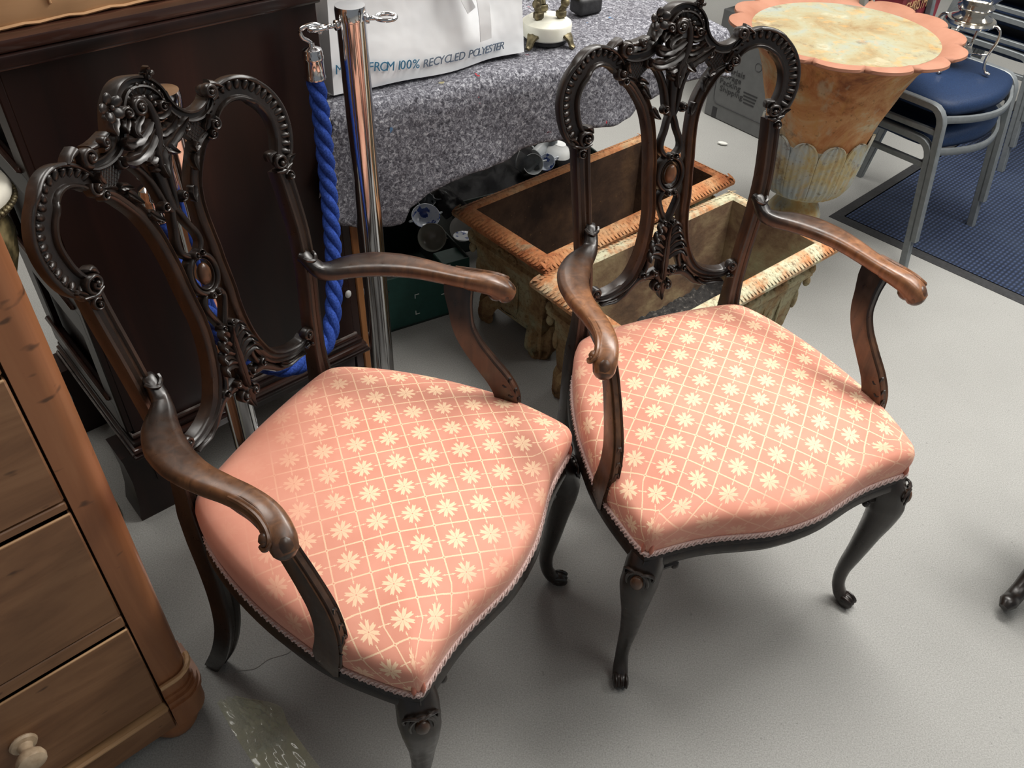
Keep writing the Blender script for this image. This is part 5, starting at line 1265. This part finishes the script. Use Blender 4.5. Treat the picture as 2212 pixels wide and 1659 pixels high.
def storage_box():
    rz = math.atan2(3.46-3.699, 1.018-.817)
    r = thing('storage_box', (.817, 3.699, 0), rz, 'grey white printed storage carton on the floor behind the urn, in shadow', 'box')
    mb = MB(); mb.box((.29, .19, .23), (.58, .38, .456), .003); obj('carton_body', mb, 'grey_card', r, 40)
    for k, (wd, x, z) in enumerate((('Materials', .036, .218), ('Storage', .046, .190), ('Packing', .052, .160), ('Shipping', .060, .130))):
        M4 = Matrix.Translation((x, -.001, z)) @ Matrix.Rotation(R(90), 4, 'X') 
        text('printed_word', wd, .034, 'black_ink', M4, r, .0006, font_scale=1.15)
    mb = MB(); mb.tube(cat([(.040, 0, .36), (.036, 0, .20), (.037, 0, .10), (.055, 0, .072), (.10, 0, .068), (.30, 0, .068), (.5, 0, .068)], 5), .0022, 4, up=(0, 1, 0)); obj('printed_frame', mb, 'black_ink', r, 60)
    mb = MB(); mb.box((.056, -.0005, .028), (.026, .001, .046)); obj('printed_mark', mb, 'black_ink', r, None)
    for k in range(4):
        mb = MB(); mb.box((.225, -.0005, .165-.014*k), (.075-.006*k, .001, .006)); obj('printed_line', mb, 'black_ink', r, None)
    for k, x in enumerate((.235, .285)):
        mb = MB(); mb.tube([(x+.017*math.cos(t), 0, .285+.017*math.sin(t)) for t in np.linspace(0, 2*math.pi, 16, endpoint=False)], .0016, 4, closed=True, up=(0, 1, 0)); obj('printed_symbol', mb, 'black_ink', r, 60)
storage_box()
def shade_table():  # out of view, added so the carton and its floor fall into shade
    r = thing('trestle_table', (.817, 3.699, 0), R(-50), 'unseen folding table added above the storage carton to shade it', 'table')
    mb = MB(); mb.box((.10, .36, .745), (.86, .84, .028), .006); obj('tabletop', mb, 'mahogany', r, 40)
    for x in (.05, .46):
        for y in (.50, .74): mb = MB(); mb.tube([(x, y, 0), (x, y, .735)], .014, 10, up=(1, 0, 0)); obj('leg', mb, 'steel', r)
shade_table()
# ---------------------------------------------------------------- small things on the floor
def furniture_foot():
    r = thing('carved_stool', (1.116, 1.098, 0), R(40), 'dark carved furniture foot entering at the right edge of the picture', 'stool')
    mb = MB(); C_ = cat([(-.012, 0, .030), (.006, 0, .034), (.03, 0, .030), (.06, 0, .040), (.10, 0, .075), (.13, 0, .14), (.14, 0, .24)], 5)
    mb.sweep(C_, V(-.4, 0, .9), [(math.cos(t), math.sin(t)) for t in np.linspace(0, 2*math.pi, 10, endpoint=False)], rs([.010, .019, .018, .018, .022, .028, .034], len(C_)), rs([.008, .016, .015, .016, .020, .026, .032], len(C_))); obj('scroll_leg', mb, 'carved', r, 50, wear=lambda c: 0)
    mb = MB(); mb.lathe([(.0, -.008), (.012, -.008), (.014, -.004), (.014, .004), (.012, .008), (.0, .008)], 16, place(.022, 0, .014, 0, R(90))); obj('castor', mb, 'black_rubber', r, 40)
    mb = MB(); mb.box((.20, 0, .27), (.22, .22, .06), .02, seg=2); obj('stool_seat', mb, 'carved', r, 50)
furniture_foot()
def film_():
    pts = [(-.551, .812), (-.511, .816), (-.473, .806), (-.438, .806), (-.413, .768), (-.384, .737), (-.329, .688), (-.20, .55), (-.34, .50), (-.441, .683), (-.478, .724), (-.517, .768)]
    rg = random.Random(9); rows = []
    la = cat([(-.556, .806), (-.520, .762), (-.478, .715), (-.441, .675), (-.36, .58), (-.30, .50)], 8); lb = cat([(-.515, .820), (-.435, .806), (-.405, .768), (-.360, .720), (-.27, .63), (-.20, .55)], 8)
    for i, (a, b) in enumerate(zip(la, lb)):
        row = []
        for j in range(25):
            t = j/24; p = a+(b-a)*t; fold = .010*abs(math.sin(t*9+i*.25))**3+.007*abs(math.sin(t*23-i*.7))**4+.004*rg.random()*(1 if i < 22 else .3)
            row.append((p[0], p[1], .0015+fold*(1.0 if i < 20 else .35)*min(1, 3*min(t, 1-t)+.1)))
        rows.append(row)
    mb = MB(); mb.grid(rows); ob = obj('clear_film', mb, 'film', None, 60); tag(ob, 'crumpled clear yellowish packing film on the floor beside the chest foot', 'packing film')
film_()
mb = MB(); mb.tube(cat([(-.439, .938, .010), (-.437, .928, .004), (-.445, .918, .0015), (-.478, .904, .0015), (-.501, .882, .0015), (-.533, .875, .0015), (-.536, .862, .0015), (-.532, .85, .0015)], 6), .0006, 5)
tag(obj('loose_thread', mb, 'thread', None, 180), 'pale loose thread lying on the floor under the left armchair', 'thread')
mb = MB(); mb.ell((.852, 3.385, .008), ((.022, -.008, 0), (.004, .010, 0), (0, 0, .007)), 7, 5); tag(obj('plaster_chip', mb, 'chip', None, 40), 'white chip on the floor in front of the storage carton', 'chip')
